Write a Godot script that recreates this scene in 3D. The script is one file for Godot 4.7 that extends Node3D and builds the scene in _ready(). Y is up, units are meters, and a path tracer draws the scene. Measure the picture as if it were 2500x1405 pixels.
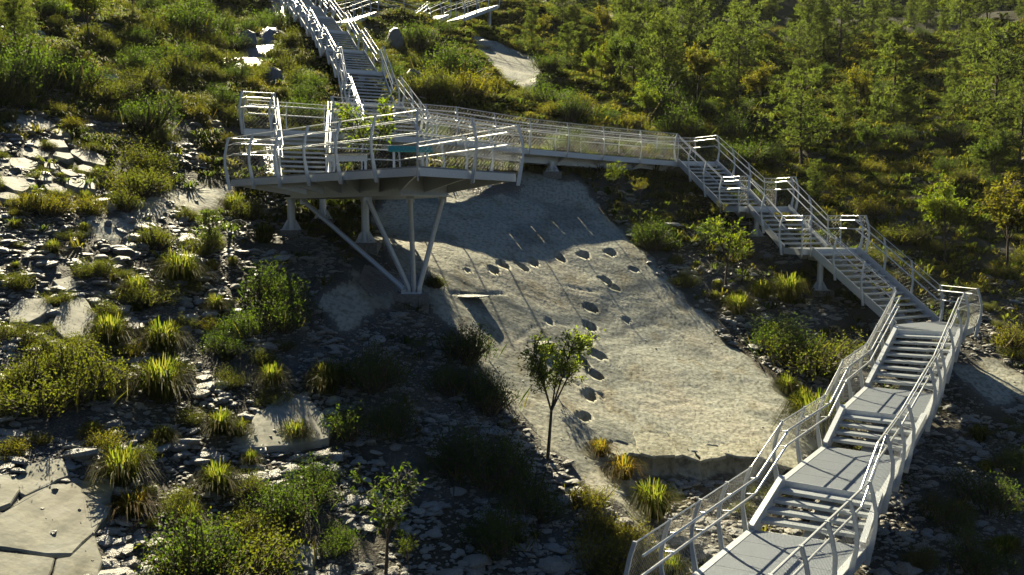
extends Node3D
# Dinosaur-track hillside with galvanised steel stairways and a viewing platform. Units metres, y up, camera looks along -z.

# ---------------------------------------------------------------- mesh collector
class MB:
	var v := PackedVector3Array()
	var n := PackedVector3Array()
	var c := PackedColorArray()
	var i := PackedInt32Array()
	func tri(a: Vector3, b: Vector3, d: Vector3):          # a, b, d run anticlockwise seen from outside
		var nn := (b - a).cross(d - a).normalized()
		var k := v.size()
		v.append(a); v.append(d); v.append(b)
		for q in 3: n.append(nn)
		i.append(k); i.append(k + 1); i.append(k + 2)
	func quad(a: Vector3, b: Vector3, d: Vector3, e: Vector3):
		tri(a, b, d); tri(a, d, e)
	func box8(p: Array):                                     # p[0..3] bottom ring, p[4..7] top ring, anticlockwise from above
		quad(p[3], p[2], p[1], p[0]); quad(p[4], p[5], p[6], p[7])
		for k in 4:
			var m := (k + 1) % 4
			quad(p[k], p[m], p[m + 4], p[k + 4])
	func bar(a: Vector3, b: Vector3, w: float, h: float, up := Vector3.UP):   # box beam a..b, centred
		var t := (b - a).normalized()
		var s := t.cross(up).normalized()
		if s.length() < 0.5: s = Vector3.RIGHT
		var u := s.cross(t).normalized()
		var sw := s * w * 0.5
		var uh := u * h * 0.5
		var p := [a - sw - uh, a + sw - uh, b + sw - uh, b - sw - uh, a - sw + uh, a + sw + uh, b + sw + uh, b - sw + uh]
		box8(p)
	func prism(poly: Array, top_y: float, thick: float):      # vertical prism; poly of Vector3 (x, any, z)
		var p2 := PackedVector2Array()
		for p in poly: p2.append(Vector2(p.x, p.z))
		var t := Geometry2D.triangulate_polygon(p2)
		for k in range(0, t.size(), 3):
			var a := Vector3(p2[t[k]].x, top_y, p2[t[k]].y)
			var b := Vector3(p2[t[k + 1]].x, top_y, p2[t[k + 1]].y)
			var d := Vector3(p2[t[k + 2]].x, top_y, p2[t[k + 2]].y)
			if (b - a).cross(d - a).y < 0: var q := b; b = d; d = q
			tri(a, b, d)
			var o := Vector3(0, -thick, 0)
			tri(a + o, d + o, b + o)
		var area := 0.0
		for k in p2.size():
			var a2 := p2[k]; var b2 := p2[(k + 1) % p2.size()]
			area += a2.x * b2.y - b2.x * a2.y
		for k in p2.size():
			var a2 := p2[k]; var b2 := p2[(k + 1) % p2.size()]
			if area > 0: var q2 := a2; a2 = b2; b2 = q2
			quad(Vector3(a2.x, top_y - thick, a2.y), Vector3(b2.x, top_y - thick, b2.y), Vector3(b2.x, top_y, b2.y), Vector3(a2.x, top_y, a2.y))
	func tube(a: Vector3, b: Vector3, r0: float, r1: float, sides := 8, caps := true):
		var t := (b - a).normalized()
		var s := t.cross(Vector3.UP)
		if s.length() < 0.05: s = t.cross(Vector3.RIGHT)
		s = s.normalized()
		var u := t.cross(s)
		var k := v.size()
		for q in sides:
			var an := TAU * q / sides
			var dd := s * cos(an) + u * sin(an)
			v.append(a + dd * r0); n.append(dd); v.append(b + dd * r1); n.append(dd)
		for q in sides:
			var m := (q + 1) % sides
			i.append(k + q * 2); i.append(k + q * 2 + 1); i.append(k + m * 2)
			i.append(k + m * 2); i.append(k + q * 2 + 1); i.append(k + m * 2 + 1)
		if caps:
			for q in range(1, sides - 1):
				var f := func(j, e): return v[k + j * 2 + e]
				tri(f.call(0, 1), f.call(q, 1), f.call(q + 1, 1)); tri(f.call(0, 0), f.call(q + 1, 0), f.call(q, 0))
	func paint(col: Color):                                   # colour everything added so far that has no colour
		while c.size() < v.size(): c.append(col)
	func mesh() -> ArrayMesh:
		var arr := []
		arr.resize(Mesh.ARRAY_MAX)
		arr[Mesh.ARRAY_VERTEX] = v; arr[Mesh.ARRAY_NORMAL] = n; arr[Mesh.ARRAY_INDEX] = i
		if c.size() == v.size() and c.size() > 0: arr[Mesh.ARRAY_COLOR] = c
		var m := ArrayMesh.new()
		m.add_surface_from_arrays(Mesh.PRIMITIVE_TRIANGLES, arr)
		return m

# ---------------------------------------------------------------- naming helpers
var used := {}
func numbered(called: String) -> String:
	var k: int = used.get(called, -1) + 1
	used[called] = k
	return called if k == 0 else "%s_%03d" % [called, k]
func tag(o: Node, label: String, category: String, group := "", kind := ""):
	if label: o.set_meta("label", label)
	if category: o.set_meta("category", category)
	if group: o.set_meta("group", group)
	if kind: o.set_meta("kind", kind)
func thing(called: String, label: String, category: String, at := Vector3.ZERO, turn := 0.0, size := 1.0, group := "") -> Node3D:
	var o := Node3D.new()
	o.name = numbered(called)
	add_child(o)
	o.position = at; o.rotation.y = turn; o.scale = Vector3.ONE * size
	tag(o, label, category, group)
	return o
func part(called: String, mesh: Mesh, mat: Material, parent: Node, at := Vector3.ZERO) -> MeshInstance3D:
	var o := MeshInstance3D.new()
	o.mesh = mesh; o.material_override = mat
	o.name = called if parent != self else numbered(called)
	parent.add_child(o, true)
	o.position = at
	return o
func build(called: String, b: MB, mat: Material, parent: Node) -> MeshInstance3D:
	return part(called, b.mesh(), mat, parent)

# ---------------------------------------------------------------- survey: the photograph's lens, used to place things at their measured distance
const F := 1930.10
var pitch := deg_to_rad(5.107)
func sight(px: float, py: float) -> Vector2:      # (sideways, up) per metre of forward distance
	var w := -(py - 702.5) / F
	var fw := cos(pitch) + w * sin(pitch)
	return Vector2((px - 1250.0) / F / fw, (w * cos(pitch) - sin(pitch)) / fw)
func PD(px, py, d) -> Vector3:                    # point seen at px, py that is d metres ahead
	var s := sight(px, py)
	return Vector3(s.x * d, s.y * d, -d)
func PH(px, py, h) -> Vector3:                    # point seen at px, py that lies at height h
	var s := sight(px, py)
	return Vector3(s.x * h / s.y, h, -h / s.y)
func W(x, d, h) -> Vector3: return Vector3(x, h, -d)
func PX(px, d, h) -> Vector3: return Vector3((px - 1250.0) / F * d * 1.0, h, -d)

# ---------------------------------------------------------------- terrain shape
var ctrl := []            # [x, d, residual]
var wts := []
var base := PackedFloat32Array()
const GX0 := -70.0
const GZ0 := -6.0
const GS := 0.5
const GNX := 361
const GNZ := 321
func plane(x: float, d: float) -> float: return -2.1 + 0.33 * (d - 20.0) - 0.35 * (x + 2.5)
func U(r2: float) -> float: return 0.0 if r2 < 1e-9 else r2 * log(r2)
func solve_tps():
	var n := ctrl.size()
	var N := n + 3
	var A := []
	for r in N:
		var row := PackedFloat64Array()
		row.resize(N + 1)
		A.append(row)
	for r in n:
		for k in n:
			var dx: float = ctrl[r][0] - ctrl[k][0]
			var dz: float = ctrl[r][1] - ctrl[k][1]
			A[r][k] = U(dx * dx + dz * dz) + (6.0 if r == k else 0.0)
		A[r][n] = 1.0; A[r][n + 1] = ctrl[r][0]; A[r][n + 2] = ctrl[r][1]
		A[n][r] = 1.0; A[n + 1][r] = ctrl[r][0]; A[n + 2][r] = ctrl[r][1]
		A[r][N] = ctrl[r][2]
	for p in N:
		var best := p
		for r in range(p, N):
			if absf(A[r][p]) > absf(A[best][p]): best = r
		var t = A[p]; A[p] = A[best]; A[best] = t
		for r in range(p + 1, N):
			var f: float = A[r][p] / A[p][p]
			if f != 0.0:
				for k in range(p, N + 1): A[r][k] -= f * A[p][k]
	wts.resize(N)
	for r in range(N - 1, -1, -1):
		var s: float = A[r][N]
		for k in range(r + 1, N): s -= A[r][k] * wts[k]
		wts[r] = s / A[r][r]
func make_base():
	solve_tps()
	var n := ctrl.size()
	var cx := PackedFloat32Array(); var cd := PackedFloat32Array(); var cw := PackedFloat32Array()
	for k in n: cx.append(ctrl[k][0]); cd.append(ctrl[k][1]); cw.append(wts[k])
	# residual on a 2 m grid, then smoothly upsampled
	var S := 2.0
	var nx := 92; var nz := 82
	var co := PackedFloat32Array()
	co.resize(nx * nz)
	for r in nz:
		for q in nx:
			var x := GX0 + (q - 1) * S; var d := GZ0 + (r - 1) * S
			var y: float = wts[n] + wts[n + 1] * x + wts[n + 2] * d
			for k in n:
				var dx := x - cx[k]; var dz := d - cd[k]
				var r2 := dx * dx + dz * dz
				if r2 > 1e-9: y += cw[k] * r2 * log(r2)
			co[r * nx + q] = y
	base.resize(GNX * GNZ)
	var mid := PackedFloat32Array()                    # rows upsampled along x first
	mid.resize(GNX * nz)
	for r in nz:
		for q in GNX:
			var t := q * GS / S
			var k := mini(int(t), nx - 4)
			mid[r * GNX + q] = cubic_interpolate(co[r * nx + k + 1], co[r * nx + k + 2], co[r * nx + k], co[r * nx + k + 3], t - k)
	for r in GNZ:
		var t := r * GS / S
		var k := mini(int(t), nz - 4)
		for q in GNX:
			base[r * GNX + q] = cubic_interpolate(mid[(k + 1) * GNX + q], mid[(k + 2) * GNX + q], mid[k * GNX + q], mid[(k + 3) * GNX + q], t - k) + plane(GX0 + q * GS, GZ0 + r * GS)
func smooth_ground(x: float, z: float) -> float:
	var u := clampf((x - GX0) / GS, 0.0, GNX - 1.001)
	var w := clampf((-z - GZ0) / GS, 0.0, GNZ - 1.001)
	var a := int(u); var b := int(w)
	var fu := u - a; var fw := w - b
	var k := b * GNX + a
	return lerpf(lerpf(base[k], base[k + 1], fu), lerpf(base[k + GNX], base[k + GNX + 1], fu), fw)
func hit(px: float, py: float) -> Vector3:             # where a line of sight meets the hillside
	var s := sight(px, py)
	var d := 6.0
	while d < 150.0:
		if s.y * d < smooth_ground(s.x * d, -d): break
		d += 0.25
	var lo := d - 0.25; var hi := d
	for k in 8:
		var m := (lo + hi) * 0.5
		if s.y * m < smooth_ground(s.x * m, -m): hi = m
		else: lo = m
	return Vector3(s.x * hi, s.y * hi, -hi)
func hits(pts: Array) -> PackedVector2Array:
	var o := PackedVector2Array()
	for p in pts:
		var h := hit(p[0], p[1])
		o.append(Vector2(h.x, h.z))
	return o
func sd_poly(p: Vector2, poly: PackedVector2Array, box: Rect2, reach: float) -> float:   # negative inside
	if not box.grow(reach).has_point(p): return reach
	var d := 1e9
	var s := 1.0
	var n := poly.size()
	var j := n - 1
	for k in n:
		var e := poly[j] - poly[k]
		var w := p - poly[k]
		var b := w - e * clampf(w.dot(e) / e.dot(e), 0.0, 1.0)
		d = minf(d, b.length_squared())
		var c1 := p.y >= poly[k].y; var c2 := p.y < poly[j].y; var c3 := e.x * w.y > e.y * w.x
		if (c1 and c2 and c3) or (not c1 and not c2 and not c3): s = -s
		j = k
	return s * minf(sqrt(d), reach)
func box_of(poly: PackedVector2Array) -> Rect2:
	var r := Rect2(poly[0], Vector2.ZERO)
	for p in poly: r = r.expand(p)
	return r

var n_big := FastNoiseLite.new()
var n_mid := FastNoiseLite.new()
var n_fine := FastNoiseLite.new()
var n_rock := FastNoiseLite.new()
var n_zone := FastNoiseLite.new()
var slab: PackedVector2Array
var slab_box: Rect2
var pale := []             # other pale bedrock patches [poly, box]
var wet := []
var drop: PackedVector2Array
var drop_box: Rect2
var drop_line: PackedVector2Array
var prints := []           # [x, z, radius, turn, depth]
var cracks := []           # polylines of open joints in the slab
var plates := []           # outlines of loose slabs

func slab_sd(x: float, z: float) -> float:
	var s := sd_poly(Vector2(x, z), slab, slab_box, 1.5) + n_mid.get_noise_2d(x * 1.3 + 50, z * 1.3) * 0.45
	for q in pale: s = minf(s, sd_poly(Vector2(x, z), q[0], q[1], 1.5) + n_mid.get_noise_2d(x * 2.0 - 90, z * 2.0) * 0.35)
	return s
func bedding(x: float, z: float) -> float:            # thin rock layers broken back in steps
	var b := n_mid.get_noise_2d(x * 0.32 + 7, z * 0.55) * 5.0 + n_mid.get_noise_2d(x * 1.7, z * 1.7) * 0.5
	return (floorf(b) + smoothstep(0.0, 0.22, b - floorf(b))) * 0.018
func ground(x: float, z: float, sd := 99.0) -> float:
	var y := smooth_ground(x, z)
	if sd > 90.0: sd = slab_sd(x, z)
	var rough := smoothstep(-0.35, 0.5, sd)
	var far := smoothstep(24.0, 45.0, -z)
	y += rough * (n_mid.get_noise_2d(x, z) * (0.11 + 0.40 * far) + n_rock.get_noise_2d(x, z) * 0.06 + n_big.get_noise_2d(x, z) * (0.14 + 1.0 * far))
	y += (1.0 - rough) * (n_mid.get_noise_2d(x * 0.7, z * 0.7) * 0.04 + n_fine.get_noise_2d(x, z) * 0.008 + n_fine.get_noise_2d(x * 0.31, z * 0.5) * 0.004 + bedding(x, z))
	if rough > 0.02: y += rough * n_fine.get_noise_2d(x * 0.6, z * 0.6) * 0.035
	for f in prints:
		var dx: float = x - f[0]
		var dz: float = z - f[1]
		if absf(dx) < 0.6 and absf(dz) < 0.6:
			var an := atan2(dz, dx)
			var rr: float = f[2] * (1.0 + 0.16 * cos(2.0 * (an - f[3])) + 0.07 * sin(3.0 * an + f[3] * 5.0) + 0.05 * sin(5.0 * an + f[3] * 3.0))
			var q := sqrt(dx * dx + dz * dz) / rr
			y -= f[4] * (1.0 - smoothstep(0.80, 1.03, q))
			y += 0.02 * maxf(0.0, 1.0 - absf(q - 1.25) / 0.3)
	if sd < 0.3:
		for c in cracks:
			if c[1].grow(0.2).has_point(Vector2(x, z)):
				for k in c[0].size() - 1:
					var e := Geometry2D.get_closest_point_to_segment(Vector2(x, z), c[0][k], c[0][k + 1]).distance_to(Vector2(x, z))
					y -= c[2] * (1.0 - smoothstep(0.02, 0.09, e))
	if drop_box.grow(1.0).has_point(Vector2(x, z)):
		var s := sd_poly(Vector2(x, z), drop, drop_box, 2.0) + n_mid.get_noise_2d(x * 3.0 + 20, z * 3.0) * 0.12 + n_fine.get_noise_2d(x * 0.7, z * 0.7) * 0.08
		var away := 9.0
		for k in drop_line.size() - 1:
			var c := Geometry2D.get_closest_point_to_segment(Vector2(x, z), drop_line[k], drop_line[k + 1])
			away = minf(away, c.distance_to(Vector2(x, z)))
		var low := smoothstep(0.0, 0.09, -s) * (1.0 - smoothstep(0.9, 4.2, away))
		y += low * (n_rock.get_noise_2d(x * 1.3, z * 1.3) * 0.10 + n_mid.get_noise_2d(x * 2.0, z * 2.0) * 0.06 - 0.40)
	return y

# ---------------------------------------------------------------- materials
func noise_tex(freq: float, kind: int, octaves: int, ramp: Array, size := 1024, bump := false, seed_ := 1) -> NoiseTexture2D:
	var f := FastNoiseLite.new()
	f.noise_type = kind; f.frequency = freq; f.seed = seed_
	f.fractal_octaves = octaves
	if kind == FastNoiseLite.TYPE_CELLULAR: f.cellular_return_type = FastNoiseLite.RETURN_DISTANCE2_SUB
	var t := NoiseTexture2D.new()
	t.width = size; t.height = size; t.seamless = true; t.noise = f
	if bump: t.as_normal_map = true; t.bump_strength = 8.0
	if ramp.size() > 0:
		var g := Gradient.new()
		g.offsets = PackedFloat32Array(ramp.map(func(r): return r[0]))
		g.colors = PackedColorArray(ramp.map(func(r): return r[1]))
		t.color_ramp = g
	return t
func grey(a: float, b: float) -> Array: return [[0.0, Color(a, a, a)], [1.0, Color(b, b, b)]]
func mat(col: Color, rough: float, metal := 0.0) -> StandardMaterial3D:      # col is linear
	var m := StandardMaterial3D.new()
	m.albedo_color = col.linear_to_srgb(); m.roughness = rough; m.metallic = metal
	return m
func ground_mat(tex: Texture2D, bump: Texture2D, scale_: float, relief: float, rough: float) -> StandardMaterial3D:
	var m := StandardMaterial3D.new()
	m.vertex_color_use_as_albedo = true
	m.albedo_texture = tex; m.roughness = rough
	m.uv1_triplanar = true; m.uv1_world_triplanar = true; m.uv1_scale = Vector3.ONE * scale_
	m.heightmap_enabled = true; m.heightmap_texture = bump; m.heightmap_scale = relief
	return m
func leaf_mat(through: Color, rough := 0.5) -> StandardMaterial3D:
	var m := StandardMaterial3D.new()
	m.vertex_color_use_as_albedo = true; m.roughness = rough; m.cull_mode = BaseMaterial3D.CULL_DISABLED
	m.backlight_enabled = true; m.backlight = through
	return m
var M := {}
func make_materials():
	var stone_tex := noise_tex(0.012, FastNoiseLite.TYPE_SIMPLEX_SMOOTH, 5, grey(0.62, 1.0), 1024, false, 3)
	var stone_bump := noise_tex(0.02, FastNoiseLite.TYPE_SIMPLEX_SMOOTH, 5, [], 1024, false, 4)
	var rub_tex := noise_tex(0.03, FastNoiseLite.TYPE_CELLULAR, 3, grey(0.45, 1.0), 1024, false, 5)
	var rub_bump := noise_tex(0.025, FastNoiseLite.TYPE_CELLULAR, 3, [], 1024, false, 6)
	var flake_tex := noise_tex(0.006, FastNoiseLite.TYPE_SIMPLEX, 6, [[0.0, Color(0.58, 0.58, 0.56)], [0.35, Color(0.76, 0.76, 0.73)], [0.48, Color(0.93, 0.92, 0.88)], [0.6, Color(0.86, 0.86, 0.84)], [1.0, Color(1, 1, 1)]], 1024, false, 21)
	var flake_bump := noise_tex(0.008, FastNoiseLite.TYPE_SIMPLEX, 6, [[0.0, Color(0, 0, 0)], [0.36, Color(0.16, 0.16, 0.16)], [0.40, Color(0.42, 0.42, 0.42)], [0.5, Color(0.5, 0.5, 0.5)], [0.53, Color(0.68, 0.68, 0.68)], [0.64, Color(0.74, 0.74, 0.74)], [0.67, Color(0.9, 0.9, 0.9)], [1.0, Color(1, 1, 1)]], 1024, false, 22)
	M.slab = ground_mat(flake_tex, flake_bump, 0.75, 1.0, 0.78)
	M.plate = ground_mat(flake_tex, stone_bump, 0.3, 0.6, 0.7)
	M.plate.metallic_specular = 0.2
	M.slab.metallic_specular = 0.2
	M.soil = ground_mat(rub_tex, rub_bump, 0.55, 3.0, 0.8)
	M.soil.metallic_specular = 0.25
	M.wet = ground_mat(stone_tex, stone_bump, 0.5, 2.5, 0.34)
	M.stone = ground_mat(stone_tex, stone_bump, 2.0, 2.0, 0.5)
	M.stone.uv1_world_triplanar = true
	var steel_tex := noise_tex(0.02, FastNoiseLite.TYPE_CELLULAR, 3, grey(0.88, 1.0), 512, false, 9)
	var steel_rough := noise_tex(0.01, FastNoiseLite.TYPE_SIMPLEX_SMOOTH, 3, grey(0.75, 1.0), 512, false, 10)
	for a in [["steel", Color(0.53, 0.56, 0.58), 0.42, 0.35], ["deck", Color(0.175, 0.195, 0.22), 0.45, 0.3], ["rail", Color(0.60, 0.62, 0.62), 0.34, 0.6], ["tread", Color(0.36, 0.39, 0.41), 0.36, 0.35]]:
		var m := mat(a[1], a[2], a[3])
		m.albedo_texture = steel_tex; m.roughness_texture = steel_rough
		m.uv1_triplanar = true; m.uv1_world_triplanar = true; m.uv1_scale = Vector3.ONE * 1.7
		M[a[0]] = m
	M.wire = mat(Color(0.26, 0.27, 0.27), 0.5, 0.5)
	M.concrete = mat(Color(0.20, 0.19, 0.17), 0.85)
	M.concrete.albedo_texture = stone_tex; M.concrete.uv1_triplanar = true; M.concrete.uv1_world_triplanar = true
	M.teal = mat(Color(0.01, 0.20, 0.17), 0.7)
	M.dark = mat(Color(0.02, 0.025, 0.025), 0.4)
	M.bark = mat(Color(0.045, 0.032, 0.022), 0.9)
	M.twig = mat(Color(0.06, 0.045, 0.03), 0.85)
	M.leaf = leaf_mat(Color(1.1, 1.2, 0.6), 0.65)
	M.needle = leaf_mat(Color(1.1, 1.2, 0.65), 0.8)
	M.grass = leaf_mat(Color(1.2, 1.3, 0.72), 0.6)

# ---------------------------------------------------------------- foliage prototypes
func rv(r: RandomNumberGenerator) -> Vector3:
	var z := r.randf_range(-1, 1); var a := r.randf() * TAU; var q := sqrt(1 - z * z)
	return Vector3(q * cos(a), z, q * sin(a))
func leaf(b: MB, p: Vector3, along: Vector3, nrm: Vector3, l: float, w: float, col: Color):
	var s := along.cross(nrm).normalized() * w * 0.5
	var k := b.v.size()
	var up := s.cross(along).normalized()
	var mid := p + along * l * 0.45
	b.v.append(p); b.v.append(mid + s + up * w * 0.12); b.v.append(p + along * l - up * l * 0.12); b.v.append(mid - s + up * w * 0.12)
	for q in 4: b.n.append(up); b.c.append(col)
	for q in [0, 2, 1, 0, 3, 2]: b.i.append(k + q)
func vary(r: RandomNumberGenerator, pal: Array) -> Color:
	var a: Color = pal[r.randi() % pal.size()]
	var b: Color = pal[r.randi() % pal.size()]
	var c := a.lerp(b, r.randf())
	var g := r.randf_range(0.7, 1.3) * 0.72
	return Color(c.r * g, c.g * g, c.b * g)
# a bush: stems fan out from the root, twigs carry leaves; returns [stem mesh, foliage mesh]
func make_bush(seed_: int, rad: float, hgt: float, stems: int, leaves: int, ls: float, pal: Array, open := 0.5) -> Array:
	var r := RandomNumberGenerator.new()
	r.seed = seed_
	var st := MB.new(); var fo := MB.new()
	var tips := []
	var lobes := []
	for k in 6:
		var la := TAU * k / 6.0 + r.randf_range(-0.4, 0.4)
		var lq := rad * r.randf_range(0.15, 0.72)
		lobes.append([Vector3(cos(la) * lq, 0, sin(la) * lq), rad * r.randf_range(0.28, 0.5), hgt * r.randf_range(0.45, 1.0)])
	for s in stems:
		var lb: Array = lobes[r.randi() % 6]
		var a := r.randf() * TAU
		var q := sqrt(r.randf())
		var top: Vector3 = lb[0] + Vector3(cos(a) * q * lb[1], lb[2] * (1.0 - 0.6 * q * q) * r.randf_range(0.6, 1.1), sin(a) * q * lb[1])
		if r.randf() < 0.12: top *= r.randf_range(1.1, 1.35)
		q = Vector2(top.x, top.z).length()
		a = atan2(top.z, top.x)
		var root := Vector3(cos(a), 0, sin(a)) * q * 0.25 + Vector3(0, -0.08, 0)
		var mid := root.lerp(top, 0.5) + Vector3(r.randf_range(-1, 1), 0.3, r.randf_range(-1, 1)) * rad * 0.12
		var th := 0.006 + 0.006 * hgt
		st.tube(root, mid, th * 1.6, th, 4, false); st.tube(mid, top, th, th * 0.4, 4, false)
		tips.append([mid, top])
	st.paint(Color.WHITE)
	var per := maxi(1, leaves / stems)
	for t in tips:
		var tint := vary(r, pal)
		var cl := r.randf_range(0.7, 1.3) * rad * 0.17
		for k in per:
			var f := pow(r.randf(), 0.6)
			var p: Vector3 = t[0].lerp(t[1], f) + rv(r) * cl * (0.4 + open) * pow(r.randf(), 0.5) * 1.6
			if p.y < 0.01: p.y = r.randf() * 0.1
			var c := tint.lerp(vary(r, pal), 0.4)
			var dir := (rv(r) + Vector3(0, 0.35, 0)).normalized()
			leaf(fo, p, dir, rv(r), ls * r.randf_range(0.7, 1.35), ls * r.randf_range(0.45, 0.7), c)
	for k in stems / 3:
		var a := r.randf() * TAU
		var root := Vector3(cos(a), 0, sin(a)) * rad * sqrt(r.randf()) * 0.9
		var dir := (Vector3(0, 1.1, 0) + rv(r) * 0.7).normalized()
		leaf(fo, root, dir, rv(r), hgt * r.randf_range(0.3, 0.75), 0.006, Color(0.20, 0.16, 0.08) if r.randf() < 0.5 else vary(r, pal))
	return [st.mesh(), fo.mesh()]
func make_tussock(seed_: int, rad: float, hgt: float, blades: int, pal: Array, dry: Color) -> Array:
	var r := RandomNumberGenerator.new()
	r.seed = seed_
	var fo := MB.new(); var ba := MB.new()
	for k in blades:
		var a := r.randf() * TAU
		var q := sqrt(r.randf()) * rad * 0.35
		var root := Vector3(cos(a) * q, -0.03, sin(a) * q)
		var lean := pow(r.randf(), 0.7) * 1.15 + 0.05
		var a2 := a + r.randf_range(-0.6, 0.6)
		var l := hgt * r.randf_range(0.55, 1.15)
		var out := Vector3(cos(a2), 0, sin(a2)) * rad * lean
		var side := Vector3(-sin(a2), 0, cos(a2)) * (0.004 + 0.003 * r.randf()) * (1.0 + rad)
		var p1 := root + out * 0.35 + Vector3(0, l * 0.6, 0)
		var p2 := root + out * 0.8 + Vector3(0, l * (0.95 - 0.35 * lean), 0)
		var p3 := root + out * 1.15 + Vector3(0, l * (0.95 - 0.75 * lean), 0)
		var old := r.randf() < 0.3
		var b := ba if old else fo
		var c := dry if old else vary(r, pal)
		var kk := b.v.size()
		var nn := (p1 - root).cross(side).normalized()
		for e in [root - side, root + side, p1 - side, p1 + side, p2 - side * 0.7, p2 + side * 0.7, p3]:
			b.v.append(e); b.n.append(nn); b.c.append(c)
		for e in [0, 1, 2, 1, 3, 2, 2, 3, 4, 3, 5, 4, 4, 5, 6]: b.i.append(kk + e)
	return [ba.mesh(), fo.mesh()]
# a pine: tapered trunk, whorls of limbs, tufts of needles
func make_pine(seed_: int, hgt: float, spread: float, clear: float, pal: Array, fine := 1.0) -> Array:
	var r := RandomNumberGenerator.new()
	r.seed = seed_
	var tr := MB.new(); var fo := MB.new()
	var bend := Vector3(r.randf_range(-1, 1), 0, r.randf_range(-1, 1)) * hgt * 0.03
	var rad := hgt * 0.014 + 0.02
	var spine := func(t: float) -> Vector3: return Vector3(0, hgt * t - 0.15, 0) + bend * sin(t * 3.0)
	var segs := 7
	for k in segs:
		tr.tube(spine.call(k / float(segs)), spine.call((k + 1) / float(segs)), rad * (1.0 - 0.88 * k / segs) * (1.35 if k == 0 else 1.0), rad * (1.0 - 0.88 * (k + 1) / segs), 7, false)
	var y := clear
	while y < 0.97:
		var t := (y - clear) / (1.0 - clear)
		var len := spread * (0.28 + 0.72 * pow(1.0 - t, 0.75)) * minf(1.0, 0.55 + t * 3.0)
		var n := r.randi_range(4, 6)
		var a0 := r.randf() * TAU
		for k in n:
			if r.randf() < 0.10: continue
			var a := a0 + TAU * k / n + r.randf_range(-0.35, 0.35)
			var ll := len * r.randf_range(0.65, 1.12)
			var p0: Vector3 = spine.call(y + r.randf_range(-0.02, 0.02))
			var dir := Vector3(cos(a), 0.12 + 0.5 * t + r.randf_range(-0.12, 0.12), sin(a))
			var p1 := p0 + dir * ll * 0.6
			var p2 := p1 + Vector3(dir.x * 0.4, 0.22, dir.z * 0.4) * ll
			var br := 0.008 + 0.008 * ll
			tr.tube(p0, p1, br * 1.3, br * 0.8, 4, false); tr.tube(p1, p2, br * 0.8, br * 0.3, 3, false)
			var tufts := int((5.0 + ll * 9.0) * fine)
			var tint := vary(r, pal)
			for q in tufts:
				var f := pow(r.randf(), 0.55)
				var on := p0.lerp(p1, f * 1.66) if f < 0.6 else p1.lerp(p2, (f - 0.6) / 0.4)
				var sp := ll * 0.22 * (0.35 + f)
				var c0 := on + Vector3(r.randf_range(-1, 1) * sp, r.randf_range(-0.25, 0.6) * sp * 0.8, r.randf_range(-1, 1) * sp)
				var ax := (dir.normalized() * 0.5 + Vector3(0, 0.55, 0) + rv(r) * 0.55).normalized()
				var nl := r.randf_range(0.15, 0.25) * (0.75 + 0.08 * hgt)
				var cc := tint.lerp(vary(r, pal), 0.5)
				for e in 7:
					var dn := (ax * 0.7 + rv(r)).normalized()
					leaf(fo, c0, dn, rv(r), nl, nl * 0.19, cc)
		y += 0.36 / hgt * r.randf_range(0.8, 1.2) * (1.0 + 0.12 * hgt) * 0.75
	tr.paint(Color.WHITE)
	return [tr.mesh(), fo.mesh()]
# a slender broadleaf sapling: forked stems, sprays of leaves at the ends
func make_sapling(seed_: int, hgt: float, spread: float, sprays: int, per: int, ls: float, pal: Array) -> Array:
	var r := RandomNumberGenerator.new()
	r.seed = seed_
	var tr := MB.new(); var fo := MB.new()
	var th := 0.008 + 0.008 * hgt
	var lean := Vector3(r.randf_range(-1, 1), 0, r.randf_range(-1, 1)) * 0.12 * hgt
	var fork := Vector3(0, hgt * 0.38, 0) + lean * 0.4
	tr.tube(Vector3(0, -0.12, 0), fork, th * 1.5, th, 6, false)
	var heads := []
	for k in 5:
		var a := TAU * k / 5.0 + r.randf() * 0.7
		var top := Vector3(cos(a) * spread * r.randf_range(0.3, 0.75), hgt * r.randf_range(0.68, 0.98), sin(a) * spread * r.randf_range(0.3, 0.75)) + lean
		tr.tube(fork, top, th * 0.8, th * 0.25, 5, false)
		heads.append(top)
	for s in sprays:
		var h: Vector3 = heads[r.randi() % heads.size()]
		var from := fork.lerp(h, r.randf_range(0.35, 1.0))
		var dir := (rv(r) + Vector3(0, 0.45, 0) + (from - fork).normalized() * 0.6).normalized()
		var end := from + dir * spread * r.randf_range(0.25, 0.55)
		tr.tube(from, end, th * 0.3, th * 0.12, 3, false)
		var tint := vary(r, pal)
		for k in per:
			var p := from.lerp(end, r.randf_range(0.3, 1.05)) + rv(r) * spread * 0.05
			var ld := (dir + rv(r) * 1.1 + Vector3(0, -0.25, 0)).normalized()
			leaf(fo, p, ld, (Vector3.UP + rv(r) * 0.8).normalized(), ls * r.randf_range(0.8, 1.4), ls * r.randf_range(0.4, 0.6), tint.lerp(vary(r, pal), 0.35))
	tr.paint(Color.WHITE)
	return [tr.mesh(), fo.mesh()]
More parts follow.
